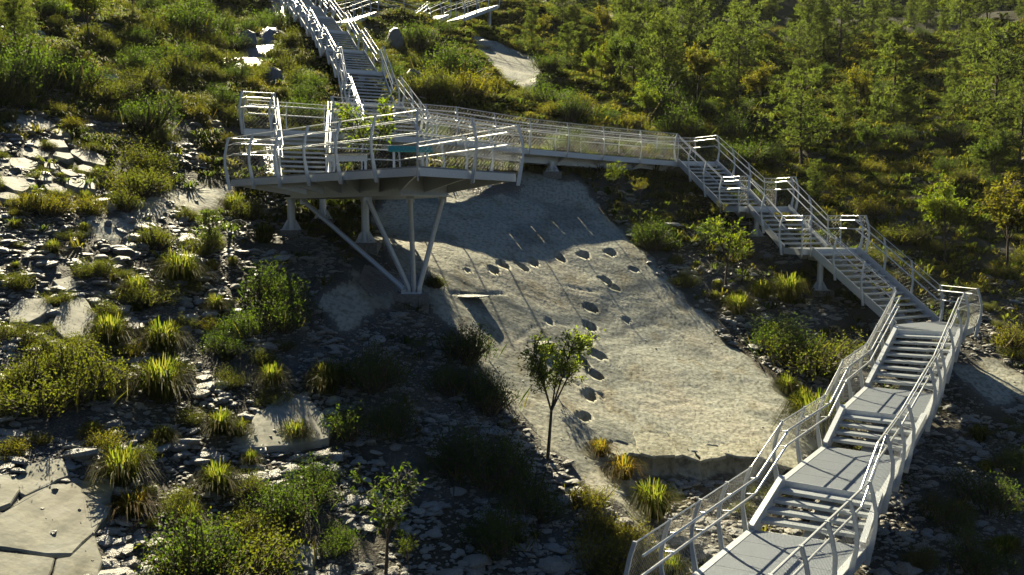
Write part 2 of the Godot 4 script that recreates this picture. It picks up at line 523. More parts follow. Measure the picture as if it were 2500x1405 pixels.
func make_stone(seed_: int, flat: float) -> ArrayMesh:           # angular stone: a ball of 20 faces cut by random planes
	var r := RandomNumberGenerator.new()
	r.seed = seed_
	var ico := SphereMesh.new()
	ico.radius = 0.5; ico.height = 1.0; ico.radial_segments = 8; ico.rings = 4
	var a := ico.get_mesh_arrays()
	var vs: PackedVector3Array = a[Mesh.ARRAY_VERTEX]
	var ix: PackedInt32Array = a[Mesh.ARRAY_INDEX]
	var cuts := []
	for k in 9: cuts.append([rv(r), r.randf_range(0.26, 0.42)])
	for k in vs.size():
		var p := vs[k]
		for c in cuts:
			var o: float = p.dot(c[0]) - c[1]
			if o > 0: p -= c[0] * o
		p.y *= flat
		vs[k] = p
	var b := MB.new()
	for k in range(0, ix.size(), 3):
		if (vs[ix[k + 1]] - vs[ix[k]]).cross(vs[ix[k + 2]] - vs[ix[k]]).length() > 1e-6: b.tri(vs[ix[k]], vs[ix[k + 2]], vs[ix[k + 1]])
	return b.mesh()

# ---------------------------------------------------------------- steelwork
const PROFILE := [[0.0, -0.30], [0.03, -0.12], [0.07, 0.10], [0.13, 0.38], [0.13, 0.62], [0.07, 0.90], [0.0, 1.12]]
func prof(y: float) -> float:
	for k in PROFILE.size() - 1:
		if y <= PROFILE[k + 1][1]: return lerpf(PROFILE[k][0], PROFILE[k + 1][0], clampf((y - PROFILE[k][1]) / (PROFILE[k + 1][1] - PROFILE[k][1]), 0, 1))
	return 0.0
# railing along the deck edge PTS; OUT is +1 when outward is to the right of the walking direction
func railing(parent: Node3D, pts: Array, out: float, step := 1.25, cell := 0.10, low := -0.30, hand := true, stout := 0.8):
	var stations := []                              # [point, outward, sharp]
	for k in pts.size():
		var d0: Vector3 = (pts[k] - pts[maxi(k - 1, 0)]) * Vector3(1, 0, 1)
		var d1: Vector3 = (pts[mini(k + 1, pts.size() - 1)] - pts[k]) * Vector3(1, 0, 1)
		var dd := (d0.normalized() + d1.normalized()).normalized()
		var o := dd.cross(Vector3.UP).normalized() * out
		stations.append([pts[k], o])
		if k + 1 < pts.size():
			var n := maxi(1, int(round((pts[k + 1] - pts[k]).length() / step)))
			var o1 := d1.normalized().cross(Vector3.UP).normalized() * out
			for q in range(1, n): stations.append([pts[k].lerp(pts[k + 1], q / float(n)), o1])
	for s in stations:
		var p: Vector3 = s[0]
		var o: Vector3 = s[1]
		var t := o.cross(Vector3.UP).normalized()
		var b := MB.new()
		for k in PROFILE.size() - 1:
			var y0: float = PROFILE[k][1]; var y1: float = PROFILE[k + 1][1]
			if y1 <= low: continue
			y0 = maxf(y0, low)
			var w0 := (0.11 if y0 < 0.2 else 0.075) * stout; var w1 := (0.11 if y1 < 0.2 else 0.075) * stout
			var a: Vector3 = p + o * (prof(y0) + 0.02) + Vector3(0, y0, 0); var c: Vector3 = p + o * (prof(y1) + 0.02) + Vector3(0, y1, 0)
			var q := t * 0.022 * stout
			b.box8([a - q, a + q, a + q + o * w0, a - q + o * w0, c - q, c + q, c + q + o * w1, c - q + o * w1])
		build("post", b, M.steel, parent)
	var top := MB.new(); var h1 := MB.new(); var h2 := MB.new(); var net := MB.new()
	for k in stations.size() - 1:
		var a: Vector3 = stations[k][0]; var c: Vector3 = stations[k + 1][0]
		var oa: Vector3 = stations[k][1]; var oc: Vector3 = stations[k + 1][1]
		top.tube(a + oa * 0.05 + Vector3(0, 1.1, 0), c + oc * 0.05 + Vector3(0, 1.1, 0), 0.012, 0.012, 5, false)
		if hand:
			h1.tube(a - oa * 0.07 + Vector3(0, 0.95, 0), c - oc * 0.07 + Vector3(0, 0.95, 0), 0.02, 0.02, 7)
			h2.tube(a - oa * 0.05 + Vector3(0, 0.66, 0), c - oc * 0.05 + Vector3(0, 0.66, 0), 0.02, 0.02, 7)
			h1.tube(a - oa * 0.07 + Vector3(0, 0.94, 0), a + oa * (prof(0.9) + 0.03) + Vector3(0, 0.90, 0), 0.010, 0.010, 4)
			h2.tube(a - oa * 0.05 + Vector3(0, 0.65, 0), a + oa * (prof(0.61) + 0.03) + Vector3(0, 0.61, 0), 0.010, 0.010, 4)
		if cell <= 0.0: continue
		var l := (c - a).length()
		var at := func(u: float, y: float) -> Vector3: return a.lerp(c, u / l) + oa.lerp(oc, u / l) * (prof(y) + 0.03) + Vector3(0, y, 0)
		var y0 := 0.04; var y1 := 1.08
		for sgn in [1.0, -1.0]:
			var u := -(y1 - y0)
			while u < l:
				var pts2 := []
				for e in 4:
					var yy: float = lerpf(y0, y1, e / 3.0)
					pts2.append(Vector2(u + (yy - y0), yy))
				for e in 3:
					var q0: Vector2 = pts2[e]; var q1: Vector2 = pts2[e + 1]
					if q1.x <= 0.0 or q0.x >= l: continue
					if q0.x < 0.0: q0 = q0.lerp(q1, -q0.x / (q1.x - q0.x))
					if q1.x > l: q1 = q0.lerp(q1, (l - q0.x) / (q1.x - q0.x))
					if sgn < 0: q0.x = l - q0.x; q1.x = l - q1.x
					net.tube(at.call(q0.x, q0.y), at.call(q1.x, q1.y), 0.0014, 0.0014, 3, false)
				u += cell
	build("top_rail", top, M.rail, parent)
	if hand: build("handrail", h1, M.rail, parent); build("handrail", h2, M.rail, parent)
	if cell > 0.0: build("wire_netting", net, M.wire, parent)
func fascia(b: MB, a: Vector3, c: Vector3, h := 0.17, w := 0.03): b.bar(a - Vector3(0, h * 0.5 + 0.003, 0), c - Vector3(0, h * 0.5 + 0.003, 0), w, h)
# flight of open treads from the lower edge (bl, br) to the upper edge (tl, tr)
func flight(parent: Node3D, bl: Vector3, br: Vector3, tl: Vector3, tr: Vector3, risers: int, spine := true, deep := 0.24, thick := 0.03):
	var drop_h := (tl.y - bl.y) / risers
	for k in range(1, risers):
		var t := k / float(risers)
		var y := bl.y + drop_h * k
		var l := bl.lerp(tl, t); var r := br.lerp(tr, t)
		var go := ((tl - bl) * Vector3(1, 0, 1) + (tr - br) * Vector3(1, 0, 1)) * 0.5 / risers
		l.y = y; r.y = y
		var ins := (r - l).normalized() * (thick * 0.5 + 0.003)
		l += ins; r -= ins
		var b := MB.new()
		var f0 := l - go * 0.12; var f1 := r - go * 0.12; var k0 := l + go * 0.92; var k1 := r + go * 0.92
		b.prism([f0, f1, k1, k0], y, 0.025)
		b.bar(f0 + go.normalized() * 0.008 - Vector3(0, 0.043, 0), f1 + go.normalized() * 0.008 - Vector3(0, 0.043, 0), 0.012, 0.034)
		build("tread", b, M.tread, parent)
	for e in [[bl, tl], [br, tr]]:
		var b := MB.new()
		b.bar(e[0] + Vector3(0, -0.02, 0), e[1] + Vector3(0, -0.02, 0), thick, deep)
		build("stringer", b, M.steel, parent)
	if spine:
		var b := MB.new()
		b.bar((bl + br) * 0.5 + Vector3(0, -0.30, 0), (tl + tr) * 0.5 + Vector3(0, -0.30, 0), 0.26, 0.24)
		build("spine_beam", b, M.steel, parent)
# landing: deck panels, edge beams, spine
func landing(parent: Node3D, c: Array, panels := 2, spine := true, thick := 0.03):
	for k in panels:
		var a0 := k / float(panels); var a1 := (k + 1) / float(panels)
		var g0: float = 0.0 if k == 0 else 0.004; var g1: float = 0.0 if k == panels - 1 else 0.004
		var l0: Vector3 = c[0].lerp(c[3], a0); var r0: Vector3 = c[1].lerp(c[2], a0)
		var l1: Vector3 = c[0].lerp(c[3], a1); var r1: Vector3 = c[1].lerp(c[2], a1)
		var dl := (l1 - l0).normalized(); var dr := (r1 - r0).normalized()
		var b := MB.new()
		b.prism([l0 + dl * g0, r0 + dr * g0, r1 - dr * g1, l1 - dl * g1], c[0].y, 0.035)
		build("deck_panel", b, M.deck, parent)
	for k in c.size():
		var b := MB.new()
		var p: Vector3 = c[k]; var q: Vector3 = c[(k + 1) % c.size()]
		fascia(b, p + Vector3(0, 0.002 if k % 2 == 0 else 0.012, 0) + (q - p).normalized() * 0.016, q + Vector3(0, 0.002 if k % 2 == 0 else 0.012, 0) - (q - p).normalized() * 0.016, 0.19 if k % 2 == 0 else 0.21, thick if k % 2 == 1 else 0.03)
		build("edge_beam", b, M.steel, parent)
	if spine:
		var b := MB.new()
		b.bar((c[0] + c[1]) * 0.5 + Vector3(0, -0.30, 0), (c[2] + c[3]) * 0.5 + Vector3(0, -0.30, 0), 0.28, 0.26)
		build("spine_beam", b, M.steel, parent)
func column(parent: Node3D, p: Vector3, top_y: float, r := 0.11, head := true):
	var g := ground(p.x, p.z)
	var foot := MB.new()
	foot.prism([p + Vector3(-0.36, 0, -0.36), p + Vector3(0.36, 0, -0.36), p + Vector3(0.36, 0, 0.36), p + Vector3(-0.36, 0, 0.36)], g + 0.10, 0.75)
	build("footing", foot, M.concrete, parent)
	var b := MB.new()
	b.tube(Vector3(p.x, g + 0.12, p.z), Vector3(p.x, top_y - (0.12 if head else 0.0), p.z), r, r, 14)
	build("column", b, M.steel, parent)
	var f := MB.new()
	f.prism([p + Vector3(-0.25, 0, -0.25), p + Vector3(0.25, 0, -0.25), p + Vector3(0.25, 0, 0.25), p + Vector3(-0.25, 0, 0.25)], g + 0.122, 0.02)
	for k in 6:
		var a := TAU * k / 6.0
		var o := Vector3(cos(a), 0, sin(a))
		var s := Vector3(-sin(a), 0, cos(a)) * 0.008
		var q := Vector3(p.x, g + 0.123, p.z)
		f.box8([q + o * r * 0.8 - s, q + o * 0.27 - s, q + o * 0.27 + s, q + o * r * 0.8 + s, q + o * r * 0.8 - s + Vector3(0, 0.26, 0), q + o * (r + 0.02) - s + Vector3(0, 0.26, 0), q + o * (r + 0.02) + s + Vector3(0, 0.26, 0), q + o * r * 0.8 + s + Vector3(0, 0.26, 0)])
	build("base_plate", f, M.steel, parent)
	if head:
		var h := MB.new()
		h.tube(Vector3(p.x, top_y - 0.12, p.z), Vector3(p.x, top_y, p.z), r, r * 1.3, 12)
		build("column_head", h, M.steel, parent)
func brackets(parent: Node3D, pts: Array, inner: Array, step: float, y_out: float, y_in: float):
	for k in pts.size() - 1:
		var n := maxi(1, int(round((pts[k + 1] - pts[k]).length() / step)))
		for q in n + (1 if k == pts.size() - 2 else 0):
			var t := q / float(n)
			var a: Vector3 = pts[k].lerp(pts[k + 1], t); var c: Vector3 = inner[k].lerp(inner[k + 1], t)
			var s: Vector3 = (pts[k + 1] - pts[k]).normalized() * 0.02
			var b := MB.new()
			b.box8([a - s - Vector3(0, y_out, 0), c - s - Vector3(0, y_in, 0), c + s - Vector3(0, y_in, 0), a + s - Vector3(0, y_out, 0), a - s - Vector3(0, 0.04, 0), c - s - Vector3(0, 0.04, 0), c + s - Vector3(0, 0.04, 0), a + s - Vector3(0, 0.04, 0)])
			build("bracket", b, M.steel, parent)

var keep_out := []                 # [a, b, radius] strips where nothing grows
func avoid(a: Vector3, b: Vector3, r: float): keep_out.append([Vector2(a.x, a.z), Vector2(b.x, b.z), r])
func blocked(x: float, z: float, extra := 0.0) -> bool:
	for k in keep_out:
		var c := Geometry2D.get_closest_point_to_segment(Vector2(x, z), k[0], k[1])
		if c.distance_to(Vector2(x, z)) < k[2] + extra: return true
	return false

func settle(o: Node3D, at: Vector3):             # put a thing's origin at its base; its parts stay where they are
	o.position = at
	for c in o.get_children(): c.position -= at

# ---------------------------------------------------------------- the scene
func _ready():
	# camera, sky, sun, exposure
	var cam := Camera3D.new()
	cam.name = "camera"; cam.fov = 40.0; cam.far = 500.0; cam.near = 0.1
	cam.rotation.x = -pitch
	add_child(cam)
	var env := Environment.new()
	env.background_mode = Environment.BG_SKY
	var sm := ProceduralSkyMaterial.new()
	sm.sky_top_color = Color(0.25, 0.385, 0.57); sm.sky_horizon_color = Color(0.62, 0.68, 0.70); sm.sky_curve = 0.12
	sm.ground_bottom_color = Color(0.16, 0.16, 0.10); sm.ground_horizon_color = Color(0.30, 0.32, 0.26)
	sm.sun_angle_max = 25.0; sm.sun_curve = 0.1
	var sky := Sky.new()
	sky.sky_material = sm
	env.sky = sky
	env.background_energy_multiplier = 0.30
	env.tonemap_mode = Environment.TONE_MAPPER_LINEAR
	env.tonemap_exposure = 3.9
	env.sdfgi_enabled = true; env.ssao_enabled = true; env.ssil_enabled = true
	env.fog_enabled = true; env.fog_density = 0.00014; env.fog_light_color = Color(0.93, 0.95, 0.90)
	var we := WorldEnvironment.new()
	we.name = "world_environment"; we.environment = env
	add_child(we)
	var sun := DirectionalLight3D.new()
	sun.name = "sun"; sun.light_energy = 1.6; sun.light_color = Color(1.0, 0.95, 0.81); sun.light_angular_distance = 0.53; sun.shadow_enabled = true
	add_child(sun)
	var az := deg_to_rad(20.0)
	sun.look_at_from_position(Vector3.ZERO, Vector3(sin(az), -tan(deg_to_rad(39.0)), cos(az)), Vector3.UP)

	for a in [[n_big, 0.09, 11, 3], [n_mid, 0.45, 12, 3], [n_fine, 4.5, 13, 3], [n_rock, 1.3, 14, 2], [n_zone, 0.16, 15, 3]]:
		a[0].noise_type = FastNoiseLite.TYPE_SIMPLEX_SMOOTH; a[0].frequency = a[1]; a[0].seed = a[2]; a[0].fractal_octaves = a[3]
	n_rock.noise_type = FastNoiseLite.TYPE_CELLULAR; n_rock.cellular_return_type = FastNoiseLite.RETURN_DISTANCE
	make_materials()
	survey()
	make_base()
	zones()
	make_ground()
	print("ground ", Time.get_ticks_msec())
	make_steelwork()
	print("steel ", Time.get_ticks_msec())
	make_rocks()
	print("rocks ", Time.get_ticks_msec())
	make_plants()
	print("plants ", Time.get_ticks_msec())

# measured ground points
func survey():
	var add := func(p: Vector3): ctrl.append([p.x, -p.z, p.y - plane(p.x, -p.z)])
	for q in [[-4, 2, 1.3], [-12, 8, 0.7], [-5, 10.5, 0.25], [-9, 9, 0.6], [-9, 13], [-14, 16], [-10, 19], [-18, 24], [-12, 27], [-22, 34], [-16, 38], [-30, 45], [-24, 52], [0, 7, 0.7], [-1, 13], [2.5, 15.5], [3.5, 19], [2, 22.5], [-40, 20], [-45, 60], [-30, 5]]:
		ctrl.append([float(q[0]), float(q[1]), float(q[2]) if q.size() > 2 else 0.0])
	for q in [[1345, 432, 31.5], [1640, 445, 33.0], [1848, 590, 29.5], [2007, 697, 26.8], [713, 580, 22], [895, 586, 21], [790, 538, 24.5], [1005, 742, 19.5], [1180, 455, 29.5],
		[1960, 390, 38], [2175, 327, 45], [2400, 640, 29], [2480, 300, 47], [2480, 100, 66], [1800, 150, 66], [1500, 262, 43], [1300, 160, 53], [1200, 75, 59], [1089, 68, 57], [2000, 50, 84], [1400, 20, 76], [2480, 10, 92], [1000, 30, 60], [2250, 200, 58], [1650, 90, 74]]:
		add.call(PD(q[0], q[1], q[2]))
	for q in [[12.0, 23.0, -4.35], [14.5, 21.0, -5.2], [9.2, 18.5, -5.3], [6.6, 15.2, -6.0], [4.6, 12.2, -6.5], [9.0, 13.0, -7.4], [13.0, 15.0, -7.0], [18.0, 22.0, -4.6], [5.6, 21.5, -4.1], [7.2, 25.5, -2.5], [-0.8, 24.2, -0.8],
		[-4.2, 28.6, 1.45], [-5.3, 31.2, 3.2], [-6.6, 35.0, 5.0], [-8.2, 38.8, 6.8], [-9.7, 42.2, 8.5], [-11.3, 45.5, 10.1], [-14.2, 52.4, 13.1],
		[-50, 110, 46], [0, 120, 44], [50, 130, 44], [100, 130, 46], [100, 60, 14], [60, 30, -2], [40, 12, -9], [90, 100, 32], [-60, 150, 64], [20, 155, 58], [100, 155, 58], [20, 2, -12], [-60, -5, 14]]:
		add.call(W(q[0], q[1], q[2]))
func zones():
	slab = hits([[930, 500], [1000, 470], [1150, 445], [1260, 425], [1400, 455], [1440, 500], [1540, 590], [1600, 650], [1680, 740], [1740, 800], [1830, 890], [1900, 950], [1965, 1010], [1990, 1090], [1900, 1130], [1700, 1140], [1620, 1250], [1560, 1300], [1480, 1200], [1400, 1120], [1330, 1090], [1260, 1000], [1190, 900], [1120, 820], [1060, 760], [1010, 700], [960, 640], [930, 580]])
	slab_box = box_of(slab)
	for q in [[[1150, 90], [1230, 110], [1300, 140], [1330, 180], [1290, 215], [1220, 190], [1170, 140]], [[780, 760], [830, 690], [900, 660], [960, 690], [940, 740], [830, 800]],
			[[210, 560], [330, 500], [450, 470], [560, 450], [500, 490], [380, 525], [260, 575]], [[2340, 900], [2440, 880], [2500, 960], [2420, 990]]]:
		var p := hits(q)
		pale.append([p, box_of(p)])
	for q in [[[515, 150], [560, 112], [630, 100], [655, 60], [640, 20], [690, 5], [715, 30], [690, 70], [675, 115], [640, 160], [570, 172]], [[630, 0], [700, 5], [715, 25], [680, 25], [640, 12]], [[1020, 275], [1060, 285], [1105, 325], [1050, 335], [1025, 320]], [[615, 400], [640, 355], [690, 350], [700, 400], [660, 430]],
			[[870, 690], [900, 655], [960, 660], [1040, 670], [1030, 700], [960, 715], [900, 725]], [[300, 345], [330, 320], [360, 330], [345, 350]], [[1130, 465], [1230, 440], [1290, 450], [1260, 480], [1180, 482]]]:
		var p := hits(q)
		wet.append([p, box_of(p)])
	for q in [[[[1400, 930], [1440, 955], [1470, 965], [1484, 990]], 0.06], [[[1390, 794], [1345, 790], [1300, 800], [1260, 830]], 0.02], [[[1390, 700], [1440, 712], [1462, 716]], 0.03], [[[1560, 640], [1600, 690], [1660, 725], [1700, 750]], 0.02], [[[1100, 715], [1160, 722], [1230, 716]], 0.05], [[[1060, 640], [1120, 655], [1190, 650]], 0.015], [[[1600, 1000], [1680, 985], [1760, 1000]], 0.018], [[[1530, 800], [1600, 790], [1680, 830]], 0.015]]:
		var p := hits(q[0])
		cracks.append([p, box_of(p), q[1]])
	drop = hits([[1475, 1082], [1560, 1090], [1640, 1092], [1700, 1104], [1760, 1090], [1850, 1102], [1960, 1130], [2010, 1200], [1980, 1400], [1760, 1390], [1640, 1300], [1560, 1190]])
	drop_box = box_of(drop)
	drop_line = hits([[1475, 1082], [1560, 1090], [1640, 1092], [1700, 1104], [1760, 1090], [1850, 1102], [1960, 1130]])
	for f in [[1425, 1022, 21], [1440, 965, 22], [1453, 915, 22], [1422, 884, 20], [1460, 870, 20], [1433, 840, 19], [1440, 795, 19], [1530, 780, 11], [1443, 750, 17], [1478, 688, 16], [1500, 707, 13], [1548, 662, 12], [1205, 662, 17], [1228, 648, 19], [1275, 651, 16], [1302, 639, 17], [1365, 629, 16], [1425, 627, 17], [1490, 621, 16], [1342, 787, 11], [1450, 823, 9], [1140, 660, 9]]:
		var h := hit(f[0], f[1])
		prints.append([h.x, h.z, f[2] * 0.87 / F * -h.z, fmod(f[0] * 0.37, 3.0), 0.42 if f[2] > 12 else 0.18])

func axis(a: float, b: float, fine0: float, fine1: float, s: float, grow: float) -> PackedFloat32Array:
	var o := PackedFloat32Array()
	var x := fine0
	while x < fine1: o.append(x); x += s
	var st := s
	while x < b: o.append(x); st *= grow; x += minf(st, 2.2)
	o.append(b)
	x = fine0; st = s
	var lo := PackedFloat32Array()
	while x > a:
		st *= grow; x -= minf(st, 2.2); lo.append(maxf(x, a))
	lo.reverse()
	return lo + o
func make_ground():
	var xs := axis(-70, 108, -10.5, 10.0, 0.075, 1.035)
	var ds := axis(-6, 152, 10.5, 29.0, 0.075, 1.022)
	var nx := xs.size(); var nz := ds.size()
	var vs := PackedVector3Array(); var ns := PackedVector3Array(); var cs := PackedColorArray()
	vs.resize(nx * nz); ns.resize(nx * nz); cs.resize(nx * nz)
	var cls := PackedByteArray()
	cls.resize(nx * nz)
	for r in nz:
		for q in nx:
			var x := xs[q]; var z := -ds[r]
			var s := slab_sd(x, z)
			var k := r * nx + q
			vs[k] = Vector3(x, ground(x, z, s), z)
			var zn := n_zone.get_noise_2d(x, z)
			var f1 := n_mid.get_noise_2d(x + 300, z)
			var sl := 1.0 - smoothstep(-0.1, 0.35, s)
			var col := soil_colour(x, z, zn, f1)
			var rock := Color(0.345, 0.34, 0.295).lerp(Color(0.295, 0.305, 0.275), clampf(zn * 1.4 + 0.5, 0, 1)).lerp(Color(0.37, 0.345, 0.29), clampf(f1 * 1.2, 0, 1))
			rock = rock.lerp(Color(0.17, 0.18, 0.17), smoothstep(0.05, 0.42, n_mid.get_noise_2d(x * 0.55 - 40, z * 0.8)) * 0.75).lerp(Color(0.20, 0.17, 0.11), smoothstep(0.25, 0.5, n_fine.get_noise_2d(x * 0.2, z * 0.13 + 9)) * 0.5)
			if drop_box.has_point(Vector2(x, z)) and sd_poly(Vector2(x, z), drop, drop_box, 1.0) < -0.22: rock = col
			cs[k] = col.lerp(rock, sl)
			cls[k] = 1 if s < 0.1 else 0
			for w in wet:
				if w[1].has_point(Vector2(x, z)) and sd_poly(Vector2(x, z), w[0], w[1], 1.0) + f1 * 0.35 < 0.0:
					cls[k] = 2
					cs[k] = Color(0.15, 0.145, 0.13)
	for r in nz:
		for q in nx:
			var a := vs[r * nx + mini(q + 1, nx - 1)] - vs[r * nx + maxi(q - 1, 0)]
			var b := vs[mini(r + 1, nz - 1) * nx + q] - vs[maxi(r - 1, 0) * nx + q]
			ns[r * nx + q] = a.cross(b).normalized()
	var ix := [PackedInt32Array(), PackedInt32Array(), PackedInt32Array()]
	for r in nz - 1:
		for q in nx - 1:
			var k := r * nx + q
			var c := cls[k]
			if c != cls[k + nx + 1] and c == 2: c = cls[k + nx + 1]
			var o: PackedInt32Array = ix[c]
			o.append(k); o.append(k + nx); o.append(k + 1); o.append(k + 1); o.append(k + nx); o.append(k + nx + 1)
	var names := ["ground", "bedrock_slab", "wet_rock"]
	var ms := [M.soil, M.slab, M.wet]
	for c in 3:
		var map := PackedInt32Array()
		map.resize(nx * nz); map.fill(-1)
		var b := MB.new()
		for k in ix[c]:
			if map[k] < 0:
				map[k] = b.v.size()
				b.v.append(vs[k]); b.n.append(ns[k] if ns[k].y > 0 else -ns[k]); b.c.append(cs[k])
			b.i.append(map[k])
		var o := build(names[c], b, ms[c], self)
		tag(o, ["rubble and thin soil covering the hillside", "pale bedrock slab with a trail of dinosaur footprints", "wet bedrock shining in the sun"][c], ["ground", "rock", "rock"][c], "", "structure")
func veg(x: float, z: float) -> float:
	var d := -z
	var l := smoothstep(20.0, 25.0, d + n_zone.get_noise_2d(x * 2.0, z * 2.0) * 5.0)
	var r := smoothstep(24.0, 31.0, d + n_zone.get_noise_2d(x * 2.0, z * 2.0) * 6.0 + clampf(x - 10.0, 0, 8) * 0.5)
	return lerpf(l, r, smoothstep(-5.0, 2.0, x))
func soil_colour(x: float, z: float, zn: float, f1: float) -> Color:
	var scree := Color(0.16, 0.158, 0.145).lerp(Color(0.21, 0.19, 0.15), clampf(f1 + 0.5, 0, 1)).lerp(Color(0.10, 0.082, 0.052), clampf(zn * 2.4 + 0.25, 0, 0.9))
	var moss := Color(0.085, 0.078, 0.035).lerp(Color(0.05, 0.055, 0.025), clampf(f1 * 1.5 + 0.5, 0, 1))
	return scree.lerp(moss, clampf(veg(x, z) * (0.75 + zn * 1.6 + 0.5 * smoothstep(45.0, 70.0, -z)), 0.0, 0.92))

# ---------------------------------------------------------------- steel structures
func make_steelwork():
	var H1 := 1.04
	# viewing platform
	var L := W(-7.69, 21.85, H1); var Fr := W(-1.92, 16.28, H1); var R := W(0.08, 18.83, H1); var B := W(-3.45, 24.1, H1)
	var t := thing("viewing_platform", "angular steel viewing platform on slanting struts above the footprint slab", "platform")
	var e0 := L.lerp(B, 0.279); var e1 := L.lerp(B, 0.556)
	var n := 10
	for k in n:                                                        # deck planks across the platform
		var a0 := k / float(n) + (0.0 if k == 0 else 0.0007); var a1 := (k + 1) / float(n) - (0.0 if k == n - 1 else 0.0007)
		var b := MB.new()
		b.prism([Fr.lerp(L, a0), R.lerp(B, a0), R.lerp(B, a1), Fr.lerp(L, a1)], H1, 0.035)
		build("deck_panel", b, M.deck, t)
	for q in [[L, Fr], [Fr, R], [R, B], [B, L]]:
		var b := MB.new()
		var dd: Vector3 = (q[1] - q[0]).normalized() * 0.02
		fascia(b, q[0] + dd + Vector3(0, -0.033, 0), q[1] - dd + Vector3(0, -0.033, 0), 0.17, 0.05)
		build("edge_beam", b, M.steel, t)
	var cen := (L + Fr + R + B) * 0.25
	var inn := [L.lerp(cen, 0.40), Fr.lerp(cen, 0.50), R.lerp(cen, 0.50), B.lerp(cen, 0.40)]
	var hull := MB.new()
	hull.prism(inn, H1 - 0.04, 0.48)
	hull.prism(inn.map(func(q): return cen + (q - cen) * 1.07), H1 - 0.52, 0.03)
	build("box_girder", hull, M.steel, t)
	brackets(t, [L, Fr, R, B, L], [inn[0], inn[1], inn[2], inn[3], inn[0]], 1.35, 0.17, 0.46)
	railing(t, [e0, L, Fr, R, B, e1], 1.0, 1.35, 0.11, -0.30)
	var foot := PD(1005, 742, 19.5)
	foot.y = ground(foot.x, foot.z)
	var pl := MB.new()
	pl.prism([foot + Vector3(-0.42, 0, -0.3), foot + Vector3(0.38, 0, -0.36), foot + Vector3(0.45, 0, 0.22), foot + Vector3(-0.38, 0, 0.34)], foot.y + 0.16, 0.8)
	build("footing", pl, M.concrete, t)
	var kn := MB.new()
	kn.prism([foot + Vector3(-0.24, 0, -0.15), foot + Vector3(0.24, 0, -0.15), foot + Vector3(0.24, 0, 0.15), foot + Vector3(-0.24, 0, 0.15)], foot.y + 0.185, 0.025)
	for k in 4: kn.bar(foot + Vector3(-0.18 + 0.12 * k, 0.185, 0), foot + Vector3(-0.18 + 0.12 * k, 0.34, 0), 0.02, 0.16, Vector3.RIGHT)
	build("base_plate", kn, M.steel, t)
	var yb := H1 - 0.55
	var targets := [PH(735, 487, yb), PH(962, 478, yb), PH(1050, 478, yb), PH(1138, 478, yb)]
	targets = [inn[0].lerp(inn[3], 0.12), inn[1].lerp(inn[0], 0.28).lerp(cen, 0.1), inn[1].lerp(inn[2], 0.35).lerp(cen, 0.2), inn[2].lerp(cen, 0.08)]
	for k in 4:
		var q: Vector3 = targets[k]
		q.y = yb - 0.0
		var b := MB.new()
		b.tube(foot + Vector3(-0.18 + 0.12 * k, 0.26, 0), q - Vector3(0, 0.06, 0), 0.062, 0.062, 12)
		build("strut", b, M.steel, t)
		var j := MB.new()
		j.bar(q - Vector3(0, 0.15, 0), q + Vector3(0, 0.01, 0), 0.03, 0.2, Vector3.RIGHT)
		build("strut_joint", j, M.steel, t)
	for q in [[713, 22.0], [893, 21.2], [790, 24.3]]: column(t, PX(q[0], q[1], 0), yb if q[1] < 24 else H1 - 0.2, 0.105, true)
	settle(t, foot)
	avoid(L, Fr, 1.2); avoid(R, B, 1.2); avoid(cen, cen + Vector3(0.1, 0, 0), 3.0)

	# short flight from the platform up to the walkway
	var H2 := 2.75
	var tl := W(-7.43, 25.2, H2); var tr := W(-5.85, 25.9, H2)
	t = thing("platform_stair", "short open steel flight climbing from the viewing platform to the walkway", "stair")
	flight(t, e0, e1, tl, tr, 11, false)
	railing(t, [e0, tl], -1.0, 1.1, 0.12, -0.12); railing(t, [e1, tr], 1.0, 1.1, 0.12, -0.12)
	settle(t, (e0 + e1) * 0.5)

	# walkway joining the flights
	t = thing("landing_walkway", "level steel walkway at the foot of the long upper stairway", "walkway")
	var a0 := W(-8.3, 24.85, H2); var a3 := W(-2.0, 28.3, H2)
	var f0 := W(-8.75, 26.5, H2); var f3 := W(-2.75, 29.85, H2)
	var near := [a0, tl, tr, W(-4.0, 27.0, H2), a3]
	var farr := [f0, f0.lerp(f3, 0.25), f0.lerp(f3, 0.48), f0.lerp(f3, 0.72), f3]
	for k in 4:
		var b := MB.new()
		b.prism([near[k], near[k + 1], farr[k + 1] + Vector3(-0.01, 0, 0), farr[k]], H2, 0.035)
		build("deck_panel", b, M.deck, t)
		for q in [[near[k], near[k + 1]], [farr[k], farr[k + 1]]]:
			var e := MB.new()
			fascia(e, q[0] + Vector3(0, -0.02, 0), q[1] + Vector3(0, -0.02, 0), 0.2)
			build("edge_beam", e, M.steel, t)
	var sp := MB.new()
	sp.bar((a0 + f0) * 0.5 + Vector3(0.3, -0.26, 0), (a3 + f3) * 0.5 + Vector3(0, -0.26, 0), 0.3, 0.3)
	build("spine_beam", sp, M.steel, t)
	var u0l := W(-5.25, 28.3, H2); var u0r := W(-3.1, 29.6, H2)
	u0l = Geometry3D.get_closest_point_to_segment(u0l, f0, f3); u0r = Geometry3D.get_closest_point_to_segment(u0r, f0, f3)
	railing(t, [tl, a0, f0, u0l], -1.0, 1.3, 0.12, -0.2)
	railing(t, [tr, W(-4.0, 27.0, H2), a3], 1.0, 1.4, 0.12, -0.2)
	railing(t, [u0r, f3], -1.0, 1.2, 0.12, -0.2)
	for p in [W(-7.6, 25.9, 0), W(-3.2, 28.3, 0)]: column(t, p, H2 - 0.4, 0.1, true)
	settle(t, W(-5, 26.5, smooth_ground(-5, -26.5)))
	avoid(a0, a3, 1.8); avoid(e0, tl, 1.2); avoid(e1, tr, 1.2)

